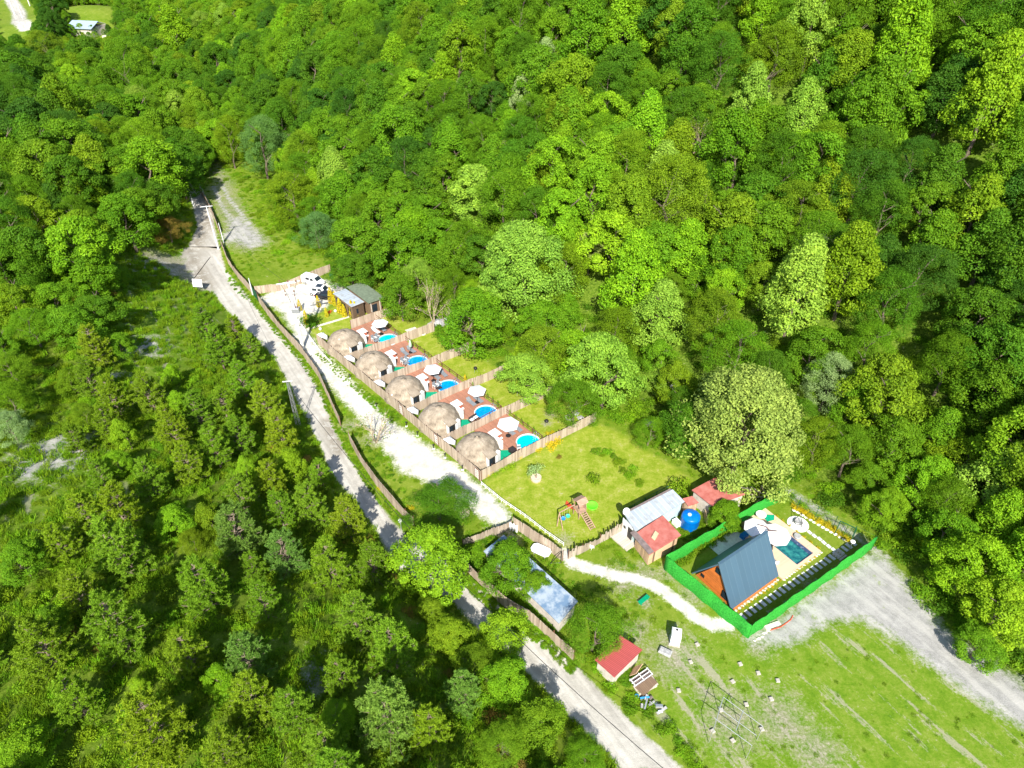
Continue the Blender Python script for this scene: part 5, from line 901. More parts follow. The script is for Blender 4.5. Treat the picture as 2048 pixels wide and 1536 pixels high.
# ------------------------------------------------------------ playground
T = Vector((*G(1161, 1000, 2.7), 0)); play = thing('play_tower', 'wooden play tower with swings, ramp ladder and red slide on the lawn', 'play set', tuple(T), 0)
LB = Vector((*G(1178, 1050, 0), 0)) - T; dirL = LB.normalized(); ax = math.atan2(dirL.y, dirL.x); side = Vector((-dirL.y, dirL.x, 0))
m = MB()
for s in (-.5, .5):
    for e in (-.55, .55): p = dirL * e + side * s; m.box((p.x, p.y, 1.25), (.09, .09, 2.5), ax)
part('frame', m, 'playwood', play); m = MB(); m.box((0, 0, 1.15), (1.2, 1.1, .08), ax); part('platform', m, 'playwood', play); m = MB(); m.slab([tuple(-dirL * .75 + side * -.7 + Vector((0, 0, 2.5))), tuple(-side * .7 + dirL * .1 + Vector((0, 0, 2.95))), tuple(side * .7 + dirL * .1 + Vector((0, 0, 2.95))), tuple(-dirL * .75 + side * .7 + Vector((0, 0, 2.5)))], .06); m.slab([tuple(dirL * .75 + side * -.7 + Vector((0, 0, 2.55))), tuple(-side * .7 + dirL * .08 + Vector((0, 0, 2.96))), tuple(side * .7 + dirL * .08 + Vector((0, 0, 2.96))), tuple(dirL * .75 + side * .7 + Vector((0, 0, 2.55)))], .06); part('roof', m, 'playwood', play)
m = MB(); st = dirL * .6; en = dirL * 2.75
for s in (-.38, .38): m.tube(tuple(st + side * s + Vector((0, 0, 1.15))), tuple(en + side * s), .06, n=5)
for k in range(9): f = (k + .5) / 9; p = st.lerp(en, f); m.box((p.x, p.y, 1.17 * (1 - f) + .03), (.13, .74, .05), ax)
part('ladder', m, 'playwood', play)
m = MB()
for s in (-.55, .55): m.box(tuple(side * s + Vector((0, 0, 1.5))), (1.1, .05, .5), ax)
part('side_panel', m, 'playwood', play)
B1 = Vector((*G(1119, 1025, 2.1), 2.1)) - T; B0 = Vector((*G(1150, 1009, 2.1), 2.1)) - T; m = MB(); m.tube(tuple(B0), tuple(B1), .07, n=6)
for q in ((1126, 1061), (1114, 1053)): f = Vector((*G(*q), 0)) - T; m.tube(tuple(B1), tuple(f), .06, n=6)
f2 = Vector((*G(1160, 1032), 0)) - T; m.tube(tuple(f2), tuple(f2 + Vector((-.6, .5, .6))), .05, n=5); part('swing_beam', m, 'playwood', play)
for fr, mt in ((.72, 'bluep'), (.42, 'turq')):
    p = B0.lerp(B1, fr); s_ = MB(); s_.lathe([(.24, .5), (.3, .62), (.3, .68), (.2, .6)], (p.x, p.y, 0), 14); sw = part('swing_seat', s_, mt, play); r_ = MB(); r_.tube((p.x - .2, p.y, .65), (p.x - .1, p.y, p.z), .015, n=4); r_.tube((p.x + .2, p.y, .65), (p.x + .1, p.y, p.z), .015, n=4); part('rope', r_, 'tan', sw)
m = MB(); e = Vector((*G(1132, 1004, .2), .2)) - T; s0 = Vector((-.5, .1, 1.15)); w_ = Vector((.1, .28, 0)); pts = [s0.lerp(e, k / 6) + Vector((0, 0, -.25 * math.sin(k / 6 * 3.14))) for k in range(7)]
for a_, b_ in zip(pts, pts[1:]): m.slab([tuple(a_ - w_), tuple(b_ - w_), tuple(b_ + w_), tuple(a_ + w_)], .05)
part('slide', m, 'redp', play)
m = MB(); m.lathe([(.68, 0), (.74, .28), (.66, .28), (.55, .12), (.05, .1)], n=30); solo('play_tub', m, 'lime', 'round lime green tub beside the play tower', 'play tub', (*G(1184, 1013), 0), 0, None, True)

# ------------------------------------------------------------ sheds around the playground end
def shed(name, label, cat, corners, zr, roof, wall, drop=0.25, extra=None, inset=.22, eave=.12):
    q = [G(a, b, zr) for a, b in corners]; cx = sum(p[0] for p in q) / 4; cy = sum(p[1] for p in q) / 4; a = math.atan2(q[1][1] - q[0][1], q[1][0] - q[0][0]); o = thing(name, label, cat, (cx, cy, 0), a); ca, sa = math.cos(a), math.sin(a)
    l_ = [((p[0] - cx) * ca + (p[1] - cy) * sa, -(p[0] - cx) * sa + (p[1] - cy) * ca) for p in q]
    m = MB(); zz = [zr + drop / 2 if k in (0, 1) else zr - drop / 2 for k in range(4)]; m.slab([(x, y, z) for (x, y), z in zip(l_, zz)], eave); part('roof', m, roof, o)
    mx = [(x * (1 - inset / max(.8, abs(x))), y * (1 - inset / max(.8, abs(y)))) for x, y in l_]; m = MB(); m.prism(mx, 0, [z - eave - .02 for z in zz]); part('wall', m, wall, o); o['ll'] = 0; del o['ll']
    return o, l_, mx
shA, la, ma = shed('cabin_shed', 'grey corrugated roofed cabin with white end wall and satellite dish', 'shed', [(1248.7, 1029.8), (1345, 980), (1369.8, 1001.6), (1270.6, 1060.7)], 2.7, 'corr', 'ltblue')
m = MB(); xm = min(p[0] for p in ma); m.box((xm - .03, .1, 1.25), (.05, 1.9, 2.45)); part('end_wall', m, 'wpaint', shA); m = MB(); m.box((xm - .07, -.45, 1.0), (.05, .8, 1.95)); part('door', m, 'black', shA); m = MB(); m.box((xm - .08, .55, 1.3), (.05, .35, .4)); part('window', m, 'glass', shA)
m = MB(); m.box((0, (la[0][1] + la[1][1]) / 2 + .15, 2.72), (7.6, .3, .16)); part('gutter_board', m, 'rust', shA)
dish = thing('satellite_dish', 'white satellite dish on the corner of the grey roofed cabin', 'satellite dish', (*G(1252, 1022, 3.2), 2.6)); m = MB(); m.tube((0, 0, 0), (0, 0, .6), .03, n=6); part('mount', m, 'metal', dish); m = MB(); m.lathe([(.02, .0), (.28, .04), (.44, .13), (.45, .15), (.27, .07), (.02, .03)], n=22, close=False); dd = part('reflector', m, 'white', dish, True, (0, 0, .6)); dd.rotation_euler = (R(60), 0, R(15))
shB, lb_, mb_ = shed('red_shed', 'wooden plank shed with a faded red roof in front of the grey roofed cabin', 'shed', [(1325, 1032.5), (1362, 1072), (1299, 1107.7), (1267.8, 1066.7)], 2.45, 'red', 'plank', .35); m = MB(); m.slab([(-.9, -2.0 , 2.66), (-.82, -2.0, 2.66), (-.82, 2.2, 2.5), (-.9, 2.2, 2.5)], .03)
xs = [p[0] for p in lb_]; ys = [p[1] for p in lb_]; m = MB(); m.slab([(min(xs) + .1, min(ys) - .02, 2.30), (max(xs) - .05, min(ys) - .02, 2.30), (max(xs) - .05, min(ys) + .7, 2.385), (min(xs) + .1, min(ys) + .7, 2.385)], .03); part('roof_edge', m, 'rust', shB)
m = MB(); m.slab([(-.45, .1, 2.64), (.1, -.9, 2.55), (.65, -.8, 2.55), (.1, .2, 2.65)], .04); solo('roof_sheet', m, 'tan', 'loose tan sheet lying on the faded red shed roof', 'sheet', shB.location, shB.rotation_euler.z)
shC, lc, mc_ = shed('barn', 'red roofed barn under the large cream green tree', 'barn', [(1430.5, 956), (1490, 990), (1425, 1010), (1384, 978)], 2.6, 'red', 'wall', .3)
shed('lean_to', 'small red lean-to roof between the grey cabin and the barn', 'shed', [(1365, 998), (1384, 993), (1398, 1004), (1377, 1010.6)], 2.4, 'red', 'plank', .2, inset=.12)
shE, le, me_ = shed('sheet_roof_shed', 'long low shed with weathered blue grey sheet roof behind the lower road fence', 'shed', [(1007.5, 1071), (1155.6, 1204), (1118, 1245), (967, 1100.6)], 2.3, 'poly', 'wall', .3)
shF, lf, mf = shed('corrugated_shed', 'small shed with bright red corrugated roof by the lower trees', 'shed', [(1240, 1272), (1284.6, 1300.6), (1229, 1353), (1190, 1318)], 2.1, 'redc', 'wall', .25)
m = MB(); m.box((max(p[0] for p in lf) + .25, .4, .8), (.06, 1.3, 1.6), 0, 0, .5); part('door', m, 'plank', shF); 
rb = thing('rubble_pile', 'pile of planks and broken boards beside the barn under the large tree', 'wood pile', (*G(1512, 992), 0)); g = random.Random(5)
for nm, mt, k in (('plank', 'plankh', 9), ('board', 'tan', 6)):
    for _ in range(k): m = MB(); m.box((g.uniform(-1.3, 1.3), g.uniform(-.9, .9), g.uniform(.05, .5)), (g.uniform(.8, 2.2), .16, .05), g.uniform(0, 3.1), g.uniform(-.15, .15)); part(nm, m, mt, rb)
tk = thing('water_tank', 'big blue plastic water tank beside the grey roofed cabin', 'water tank', (*G(1383, 1029, 2.0), 0)); m = MB(); m.lathe([(1.1, 0), (1.13, .1), (1.1, .5), (1.13, .55), (1.1, 1.0), (1.13, 1.05), (1.1, 1.5), (1.13, 1.55), (1.09, 1.82), (.95, 1.95), (.3, 2.08), (.02, 2.1)], n=36); part('body', m, 'blue', tk, True); m = MB(); m.lathe([(.24, 2.02), (.24, 2.16), (.02, 2.2)], (-.25, -.1, 0), 16); part('lid', m, 'ltblue', tk)
m = MB()
for k in range(8): a = k * .785; m.path([(1.12 * math.cos(a), 1.12 * math.sin(a), 1.6), (.85 * math.cos(a), .85 * math.sin(a), 1.97), (.35 * math.cos(a), .35 * math.sin(a), 2.09)], .03, 5)
part('rib', m, 'blue', tk)
m = MB(); m.prism([(-1.35, -1.0), (1.35, -1.0), (1.35, 1.0), (-1.35, 1.0)], .0, .22); solo('wood_deck', m, 'plankh', 'weathered plank landing before the white end wall of the grey cabin', 'deck', (*G(1249, 1081), 0), R(-52))
m = MB(); m.box((0, 0, .6), (.08, 1.6, 1.2)); solo('board_panel', m, 'tan', 'tan board panel standing beside the blue water tank', 'board', (*G(1410, 1042), 0), R(0))
m = MB(); m.box((0, 0, .4), (.7, .9, .8), bev=.03); solo('white_chest', m, 'white', 'white chest freezer between the red shed roof and the blue tank', 'freezer', (*G(1352, 1050), 0), R(30))
ch = thing('plastic_chair', 'white plastic chair lying by the ragged plank fence', 'chair', (*G(1183, 1097), .05), .6); m = MB(); m.box((0, 0, .3), (.45, .45, .05)); part('seat', m, 'white', ch); m = MB(); m.box((-.24, 0, .55), (.05, .45, .5)); part('backrest', m, 'white', ch)
for x in (-.2, .2):
    for y in (-.2, .2): m = MB(); m.box((x, y, .14), (.04, .04, .28)); part('leg', m, 'white', ch)
tb = thing('octagonal_table', 'large white octagonal table top by the lawn fence near the blue sheet roof', 'table', (*G(1082, 1100, .7), 0), R(-30)); m = MB(); m.prism([(-1.2, -.35), (-.85, -.7), (.85, -.7), (1.2, -.35), (1.2, .35), (.85, .7), (-.85, .7), (-1.2, .35)], .66, .74); part('tabletop', m, 'white', tb)
for x in (-.7, .7): m = MB(); m.box((x, 0, .33), (.1, .9, .66)); part('leg', m, 'metal', tb)
for k, (a, b) in enumerate([(1021, 1056), (1027, 1058), (1033, 1061)]): m = MB(); m.lathe([(.14, 0), (.17, .5), (.15, 1.15), (.05, 1.2)], n=12); solo('white_roll', m, 'white', 'white upright roll against the fence behind the blue sheet roof', 'roll', (*G(a, b + 3), 0), 0, 'white rolls against the fence')
tri = thing('gate_brace', 'dark triangular steel gate frame at the start of the white footpath', 'gate frame', (*G(1122, 1126), 0)); m = MB(); e = Vector((*G(1101, 1127), 0)) - Vector((*G(1122, 1126), 0)); m.path([(0, 0, 0), (0, 0, 2.1), (e.x, e.y, .05), (0, 0, .05)], .045, 6); part('frame', m, 'black', tri); m = MB(); m.tube((0, 0, 1.0), (e.x * .55, e.y * .55, .95), .03, n=5); part('brace', m, 'black', tri)
bc = thing('garden_bench', 'small green bench on the worn patch of grass by the footpath', 'bench', (*G(1287, 1203), 0), R(40)); m = MB(); m.box((0, 0, .42), (1.5, .5, .06), bev=.02); part('seat', m, 'green', bc)
for s in (-1, 1): m = MB(); m.box((s * .55, 0, .2), (.08, .4, .4)); part('leg', m, 'green', bc)
ib = thing('white_box_stand', 'white box container with pale blue base standing on the grass', 'container', (*G(1349, 1283), 0), R(-15)); m = MB(); m.box((0, 0, 1.25), (1.0, 1.2, 1.0), bev=.12); part('body', m, 'white', ib); m = MB(); m.box((0, 0, .45), (.95, 1.1, .6), bev=.05); part('base', m, 'ltblue', ib); m = MB(); m.box((0, 0, .07), (1.15, 1.25, .14)); part('pallet', m, 'plankh', ib); m = MB(); m.lathe([(.12, 1.74), (.12, 1.8)], (0, .25, 0), 12); part('cap', m, 'black', ib)
m = MB(); m.box((0, 0, .22), (1.3, .75, .42), bev=.1); solo('grey_crate', m, 'grey', 'low dark grey lidded crate on the bare gravel below the white container', 'crate', (*G(1330, 1306), 0), R(-30))
lp = thing('lumber_pile', 'pile of grey brown corrugated sheets under a pale pallet frame', 'lumber pile', (*G(1291, 1374), 0), R(33)); g = random.Random(9)
for k in range(5): m = MB(); m.box((g.uniform(-.1, .1), g.uniform(-.1, .1), .12 + .11 * k), (2.0 + .15 * g.random(), 1.1, .07), g.uniform(-.15, .15)); part('sheet', m, 'plankh' if k % 2 else 'dwood', lp)
m = MB(); m.box((0, .75, .55), (2.2, .9, .05), 0, -.25); part('dark_sheet', m, 'rust', lp); m = MB()
for y in (.4, .75, 1.1): m.box((0, y, .72), (2.4, .07, .07))
for x in (-1.1, 0, 1.1): m.box((x, .75, .79), (.07, .9, .07))
part('pallet_frame', m, 'wpaint', lp)
sc = thing('scrap_heap', 'heap of blue and grey scrap metal beside the hedge below the lumber pile', 'scrap heap', (*G(1300, 1410), .1)); g = random.Random(11)
for k in range(14): m = MB(); m.box((g.uniform(-.9, 1.3), g.uniform(-.9, .6), g.uniform(.05, .35)), (g.uniform(.3, 1.3), g.uniform(.05, .3), g.uniform(.04, .2)), g.uniform(0, 3), g.uniform(-.4, .4)); part('scrap', m, g.choice(['metal', 'bluep', 'rust', 'ltblue', 'grey']), sc)
bk = thing('bucket', 'small blue bucket at the corner of the lumber pile', 'bucket', (*G(1273, 1395), 0)); m = MB(); m.lathe([(.16, 0), (.2, .35), (.17, .35), (.14, .05)], n=14); part('body', m, 'bluep', bk)
for k, (a, b) in enumerate([(1394, 1290), (1381, 1325), (1480, 1329), (1516, 1347), (1465, 1364), (1555, 1362), (1357, 1382), (1542, 1399), (1492, 1410), (1523, 1459), (1425, 1463), (1465, 1482), (1442, 1421)]):
    m = MB(); m.box((0, 0, .10), (.38, .38, .24), random.uniform(0, .5), bev=.04); solo('concrete_block', m, 'conc', ['pale concrete block nearest the white container', 'pale concrete block above the lumber pile', 'pale concrete block below the green wall corner', 'chipped pale concrete block in the bare grass', 'pale concrete block at the top of the steel frame', 'pale concrete block farthest toward the meadow', 'pale concrete block between the lumber pile and the steel frame', 'pale concrete block in the lower meadow', 'pale concrete block just right of the steel frame', 'concrete block at the outer corner of the steel frame', 'concrete block at the lower left foot of the steel frame', 'concrete block at the bottom foot of the steel frame', 'concrete block under the middle of the steel frame'][k], 'concrete block', (*G(a, b), 0), 0, 'pale concrete blocks on the meadow')
sf = thing('steel_frame', 'open pale steel frame of an unfinished shelter standing on concrete blocks', 'frame', (*G(1442, 1421), .2)); b0 = Vector((*G(1442, 1421), 0)); Z = 2.5
def wp(a, b, z=2.6): p = G(a, b, z); return (p[0] - b0.x, p[1] - b0.y, z - .2)
m = MB()
for a, b in (((1447, 1394), (1526, 1453)), ((1437, 1415), (1513, 1471)), ((1428, 1435), (1504, 1491)), ((1447, 1394), (1427, 1459)), ((1487, 1420), (1472, 1461))): m.tube(wp(*a), wp(*b), .03, n=6)
part('top_rail', m, 'metal', sf)
for (a, b) in ((1447, 1394), (1427, 1459), (1526, 1453), (1487, 1420), (1504, 1491)): p = wp(a, b); m = MB(); m.tube((p[0], p[1], -.1), p, .03, n=6); part('post', m, 'metal', sf)
hp = thing('red_hose', 'red hose and pale plastic sheet lying at the foot of the green wall', 'hose', (*G(1560, 1248), 0)); m = MB(); m.path([(-1.6, -.9, .05), (-.8, -.6, .05), (-.1, -.4, .06), (.7, .1, .05), (1.3, .5, .05), (1.7, 1.0, .05)], .05, 6); part('hose', m, 'redp', hp); m = MB(); m.box((-.9, -.2, .12), (1.9, .5, .14), .35, bev=.05); part('sheet', m, 'stone', hp)
g = random.Random(3)
for k in range(9): p = VL(.3 + k * .34 + g.random() * .2, -.45 - g.random() * .3); rock('pale rubble stone at the foot of the green wall corner', p, (.14 + .1 * g.random(), .14, .12), 'stone', 'pale rubble stones at the green wall corner')

# ------------------------------------------------------------ villa with a-frame cabin
cb = thing('a_frame_cabin', 'a-frame cabin with steep blue grey metal roof and orange wood gable', 'cabin', (*VL(1.0, 3.2), 0), VRZ); L_, Wd, Hh = 7.9, 5.8, 5.1
m = MB(); m.slab([(0, -.05, .3), (L_, -.05, .3), (L_, Wd / 2, Hh), (0, Wd / 2, Hh)], .14); part('roof', m, 'slate', cb)['label'] = 'sunlit near roof slope'
m = MB(); m.slab([(0, Wd + .05, .3), (L_, Wd + .05, .3), (L_, Wd / 2 + .02, Hh), (0, Wd / 2 + .02, Hh)], .14); part('roof', m, 'slate', cb)['label'] = 'shaded far roof slope'
m = MB(); vs = [(.35, .25, 0), (.35, Wd - .25, 0), (.35, Wd / 2, Hh - .38), (L_ - .6, .25, 0), (L_ - .6, Wd - .25, 0), (L_ - .6, Wd / 2, Hh - .38)]; m.add(vs, [(0, 2, 1), (3, 4, 5), (0, 1, 4, 3), (0, 3, 5, 2), (1, 2, 5, 4)]); part('wall', m, 'cedar', cb)
m = MB(); m.box((L_ / 2, Wd / 2, Hh + .02), (L_, .3, .06)); part('ridge_cap', m, 'slate', cb)
for (y, z, w, h) in ((1.35, 1.0, .75, .95), (4.6, .95, .35, .3), (2.9, 3.6, .55, .7)): m = MB(); m.box((.32, y, z), (.08, w + .14, h + .14)); wf = part('window', m, 'black', cb); q = MB(); q.box((.28, y, z), (.05, w, h)); part('pane', q, 'glass', wf)
m = MB(); m.box((L_ / 2 - .1, -.1, .18), (L_ - .8, .12, .36)); part('base_board', m, 'cedar', cb)
def vsolo(name, mb, mat, label, cat, x, y, z=0, group=None, rz=0, kind=None):
    o = solo(name, mb, mat, label, cat, (*VL(x, y), z), VRZ + rz, group)
    if kind: o['kind'] = kind
    return o
m = MB()
for poly in ([(9.0, 2.65), (16.0, 2.65), (16.0, 3.0), (9.0, 3.0)], [(9.0, 3.0), (12.0, 3.0), (12.0, 8.0), (9.0, 8.0)], [(15.0, 3.0), (16.0, 3.0), (16.0, 8.0), (15.0, 8.0)], [(10.2, 8.0), (16.0, 8.0), (16.0, 11.1), (13.3, 11.1), (13.3, 9.2), (10.2, 9.2)]): m.prism([(x - 9, y - 2) for x, y in poly], 0, .2)
vsolo('pool_terrace', m, 'tandeck', 'tan terrace around the teal pool of the cabin', 'terrace', 9, 2, 0)
pl_ = thing('swimming_pool', 'teal rectangular swimming pool with dark mosaic bench', 'pool', (*VL(12.0, 3.0), 0), VRZ); m = MB(); m.box((2.75, 2.5, .06), (.5, 4.98, .12)); part('mosaic_bench', m, 'mosaic', pl_); m = MB(); m.box((1.25, 2.5, .03), (2.49, 4.98, .06)); part('water', m, 'wteal', pl_)
m = MB(); m.box((1.5, .04, .1), (2.99, .07, .18)); m.box((.035, 2.5, .1), (.06, 4.85, .18)); part('rim', m, 'mosaic', pl_)
def bigpar(label, x, y, r, h, rz):
    o = thing('cantilever_parasol', label, 'parasol', (*VL(x, y), .2), VRZ + rz, 'white cantilever parasols by the cabin pool'); N = 8; ring = [(r * math.cos(2 * math.pi * (k + .5) / N), r * math.sin(2 * math.pi * (k + .5) / N), h - .12) for k in range(N)]; vs = ring + [(0, 0, h + .35)] + [(a, b, c - .12) for a, b, c in ring] + [(0, 0, h + .28)]
    fs = [(k, (k + 1) % N, N) for k in range(N)] + [((k + 1) % N, k, k + 9, (k + 1) % N + 9) for k in range(N)] + [((k + 1) % N + 9, k + 9, 17) for k in range(N)]; m = MB().add(vs, fs); part('canopy', m, 'white', o)
    m = MB(); m.path([(-r - .35, .2, 0), (-r - .3, .2, 2.2), (-r * .6, .1, h + .55), (0, 0, h + .45)], .05, 8); part('arm', m, 'rail', o); m = MB(); m.box((-r - .35, .2, .05), (.8, .8, .1)); part('base', m, 'black', o)
bigpar('large white octagonal parasol at the cabin gable over the pool corner', 11.5, 6.3, 1.7, 2.55, -.5); bigpar('white octagonal parasol behind the cabin ridge with brown arm', 10.5, 8.2, 1.55, 2.5, 2.2)
m = MB(); m.lathe([(1.28, 0), (1.28, .06), (1.22, .08)], n=40); mt_ = vsolo('round_pad', m, 'wpaint', 'round white paved pad with a hanging fire bowl', 'pad', 17.35, 6.9, 0)
fb = thing('fire_bowl', 'black ring fire bowl hanging from a tripod on the round white pad', 'fire bowl', (*VL(17.45, 7.0), .08), VRZ); m = MB(); m.lathe([(.3, .3), (.45, .36), (.47, .42), (.38, .40), (.25, .34)], n=24); part('bowl', m, 'grey', fb); m = MB()
for k in range(3): a = k * 2.09 + .3; m.tube((.7 * math.cos(a), .7 * math.sin(a), 0), (0, 0, 1.9), .03, n=6)
part('tripod', m, 'black', fb); m = MB(); m.lathe([(.52, .18), (.56, .22), (.52, .26), (.48, .22), (.52, .18)], n=28, close=False); part('ring', m, 'black', fb)
ZL = lambda x, y: (1560 + x * .1733, 980 + y * .1733)
for k, q in enumerate([(340, 490), (395, 530), (455, 565), (505, 608), (560, 650), (617, 690)]): m = MB(); m.box((0, 0, .03), (.55, .42, .07), bev=.01); p = G(*ZL(*q)); solo('stepping_stone', m, 'slab', 'grey stepping stone in the lawn leading from the round white pad', 'paving slab', (*p, 0), VRZ + 1.45, 'grey stepping stones from the round pad')
for k in range(25): m = MB(); m.box((0, 0, .03), (.4, .85, .07), bev=.01); vsolo('paving_slab', m, 'slab', 'grey paving slab in the long row along the inside of the green wall', 'paving slab', 1.6 + k * .78, 2.0 - .03 * k, 0, 'grey paving slabs along the green wall', .0)
g = random.Random(8); YB = ['first', 'second', 'third', 'fourth', 'fifth', 'sixth', 'seventh', 'eighth', 'ninth']
for k, q in enumerate([(180, 205), (235, 215), (270, 260), (350, 318), (455, 375), (540, 425), (625, 468), (690, 520), (770, 572)]): p = G(*ZL(*q)); shrub(f'{YB[k]} round yellow shrub of the border, counted from the barn end', p[0], p[1], 'yellow', .62 if k not in (1, 7) else .45, 'bush', 'round yellow shrubs of the villa border')
for k in range(14): p = G(*ZL(160 + k * 48, 215 + k * 28 + 18)); m = MB(); rock('small white edging stone below the yellow shrubs', p, (.26, .2, .1), 'white', 'white edging stones below the yellow shrubs', cat='edging stone')
for k in range(16): p = VL(9.2 + k * .45, 2.6); rock('small white edging stone along the terrace foot', p, (.22, .14, .1), 'stone', 'white edging stones along the terrace', cat='edging stone')
for k in range(15): p = VL(1.6 + k * .5, 2.95); rock('small white edging stone at the near eave of the cabin', p, (.24, .16, .1), 'stone', 'white edging stones at the cabin eave', cat='edging stone')
for k in range(11): p = VL(1.7 + k * .7, 2.75); shrub('tiny yellow plant at the near eave of the cabin', p[0], p[1], 'yellow', .2, 'bush', 'tiny yellow plants at the cabin eave', name='yellow_plant', cat='plant')
for k in range(7): p = VL(16.25, 3.2 + k * 1.0); shrub('tiny yellow plant along the outer terrace edge', p[0], p[1], 'yellow', .26, 'bush', 'tiny yellow plants along the outer terrace edge', name='yellow_plant', cat='plant')
for k in range(5): p = VL(11.5 + k * .8, 2.62); shrub('tiny yellow plant at the near terrace edge', p[0], p[1], 'yellow', .22, 'bush', 'tiny yellow plants at the near terrace edge', name='yellow_plant', cat='plant')
for k in range(12): p = VL(-.4 + k * 1.05, 10.75 + .1 * (k % 2)); shrub('olive green shrub against the inside of the green wall', p[0], p[1], random.choice(['olive', 'mid', 'dimy']), random.uniform(.5, .8), 'bush', 'olive shrubs inside the far green wall', sz=.9)
m = MB(); m.box((0, 0, .1), (1.9, 1.9, .2)); m2 = vsolo('wooden_platform', m, 'dwood', 'brown wooden platform between the green wall and the parasols', 'platform', 12.2, 10.2, .0)
rt = thing('round_table', 'round white table beside the green triangular mat', 'table', (*VL(14.1, 10.1), .2), 0); m = MB(); m.lathe([(.62, .68), (.64, .72), (.6, .75)], n=28); part('tabletop', m, 'white', rt); m = MB(); m.tube((0, 0, 0), (0, 0, .7), .06, n=8); part('leg', m, 'metal', rt)
m = MB(); m.prism([(-.7, -.3), (.2, -.6), (.85, -.1), (.1, .5), (-.5, .55)], 0, .05); vsolo('green_mat', m, 'turf', 'green angular mat on the tan terrace near the round table', 'mat', 15.1, 9.5, .21)
m = MB(); m.lathe([(.42, .01), (.45, .2), (.4, .3)], n=18); vsolo('pool_filter', m, 'grey', 'round grey filter housing at the edge of the teal pool', 'pool filter', 15.4, 5.6, .2)
m = MB(); m.box((0, 0, .03), (4.6, 1.9, .06)); o = vsolo('patio', m, 'slab', 'grey patio behind the cabin', 'patio', 8.0, 9.9, 0); o['kind'] = 'structure'
m = MB(); m.box((0, 0, .35), (.9, .6, .7), bev=.06); vsolo('blue_box', m, 'blue', 'blue storage box behind the cabin beside the parasol', 'box', 10.2, 9.3, .02)
lc_ = thing('deck_chair', 'white lounge chair at the cabin corner near the pool', 'chair', (*VL(9.9, 4.6), .2), VRZ + 1.2); m = MB(); m.box((0, 0, .3), (.6, .6, .1), bev=.03); part('seat', m, 'white', lc_); m = MB(); m.box((-.3, 0, .55), (.1, .6, .5), bev=.03); part('backrest', m, 'white', lc_)
for x in (-.22, .22):
    for y in (-.22, .22): m = MB(); m.box((x, y, .13), (.05, .05, .26)); part('leg', m, 'white', lc_)
sd = thing('side_lamp', 'white round head lamp beside the long green wall near its far corner', 'lamp', (*VL(18.9, .9), 0), 0); m = MB(); m.tube((0, 0, 0), (0, 0, 1.6), .04, n=6); part('post', m, 'metal', sd); m = MB(); m.lathe([(.02, 1.55), (.28, 1.62), (.28, 1.72), (.02, 1.8)], n=16); part('head', m, 'white', sd)
m = MB()
for k in range(4): m.box((0, -.45 + .3 * k, .05), (1.3, .22, .06))
vsolo('wood_grating', m, 'plankh', 'small slatted wooden grating beside the long green wall', 'grating', 17.4, 1.1, .02)
gt = thing('green_gate', 'dark green tube gate standing at the far corner of the long green wall', 'gate', (*VL(20.4, 1.6), 0), VRZ + 1.9); m = MB(); m.path([(0, 0, 0), (0, 0, 2.3), (1.9, 0, 2.3), (1.9, 0, 0)], .05, 6); part('frame', m, 'dkgreen', gt); m = MB()
for x in (.5, 1.0, 1.4): m.tube((x, 0, .1), (x, 0, 2.2), .02, n=5)
part('bar', m, 'dkgreen', gt)

# ------------------------------------------------------------ poles, sign, cables, far house
def pole(label, px, py, h, r=.16, arm=True, mat='concp', name='utility_pole', group=None, lean=0):
    x, y, z = GT(px, py); o = thing(name, label, 'utility pole', (x, y, z - .05), 0, group); m = MB(); m.tube((0, 0, 0), (lean, 0, h), r * 1.25, r * .75, 10); part('shaft', m, mat, o)
    if arm:
        m = MB(); m.box((lean, 0, h - .15), (2.4, .12, .12), .25); part('crossarm', m, mat, o)
        for k in (-1.05, 0, 1.05): q = MB(); q.lathe([(.06, 0), (.08, .08), (.05, .16), (.03, .22)], (lean + k * math.cos(.25), k * math.sin(.25), h - .08), 8); part('insulator', q, 'rail', o)
    return o
ug = 'pale utility poles along the gravel road'
P1_ = pole('far pale utility pole where the gravel road enters the trees', 362, 352, 9.5, .14, True, group=ug); P2_ = pole('pale utility pole with crossarm beside the shaded stretch of road', 388, 413, 8.8, .14, True, group=ug); P3_ = pole('pale utility pole with wide crossarm beside the puddled road', 437, 498, 9.6, .15, True, group=ug)
pole('short grey post at the gap of the roadside fence', 448, 486, 4.6, .09, False, group=ug); pole('thin dark pole in the clearing beside the track', 403, 350, 5.5, .06, False, 'bark', group=ug); pole('slim pale pole at the fence corner by the parking entrance', 506, 590, 3.6, .1, False, group=ug)
tp = pole('tall white transformer pole at the corner of the parking and the drive', 606, 697, 12.6, .22, True, 'wpaint', name='transformer_pole'); tx, ty, tz = tp.location
m = MB(); m.box((-.1, .2, 12.45), (3.6, .14, .14), .35); part('crossarm', m, 'wpaint', tp); m = MB(); m.box((.3, -.1, 7.6), (1.2, .8, .9), bev=.05); part('transformer', m, 'metal', tp); m = MB()
for k in (-.35, 0, .35): m.lathe([(.06, 8.05), (.1, 8.2), (.06, 8.4)], (.3 + k, -.1, 0), 8)
part('bushing', m, 'rail', tp); m = MB(); m.box((0, 0, 7.05), (2.2, .9, .1)); part('platform', m, 'wpaint', tp); m = MB()
for k in (-1, 0, 1): m.path([(-.1 + k * 1.3, .2, 12.5), (k * .6, 0, 10.6), (.3 + k * .35, -.1, 8.4)], .03, 5)
part('jumper_cable', m, 'wire', tp); m = MB()
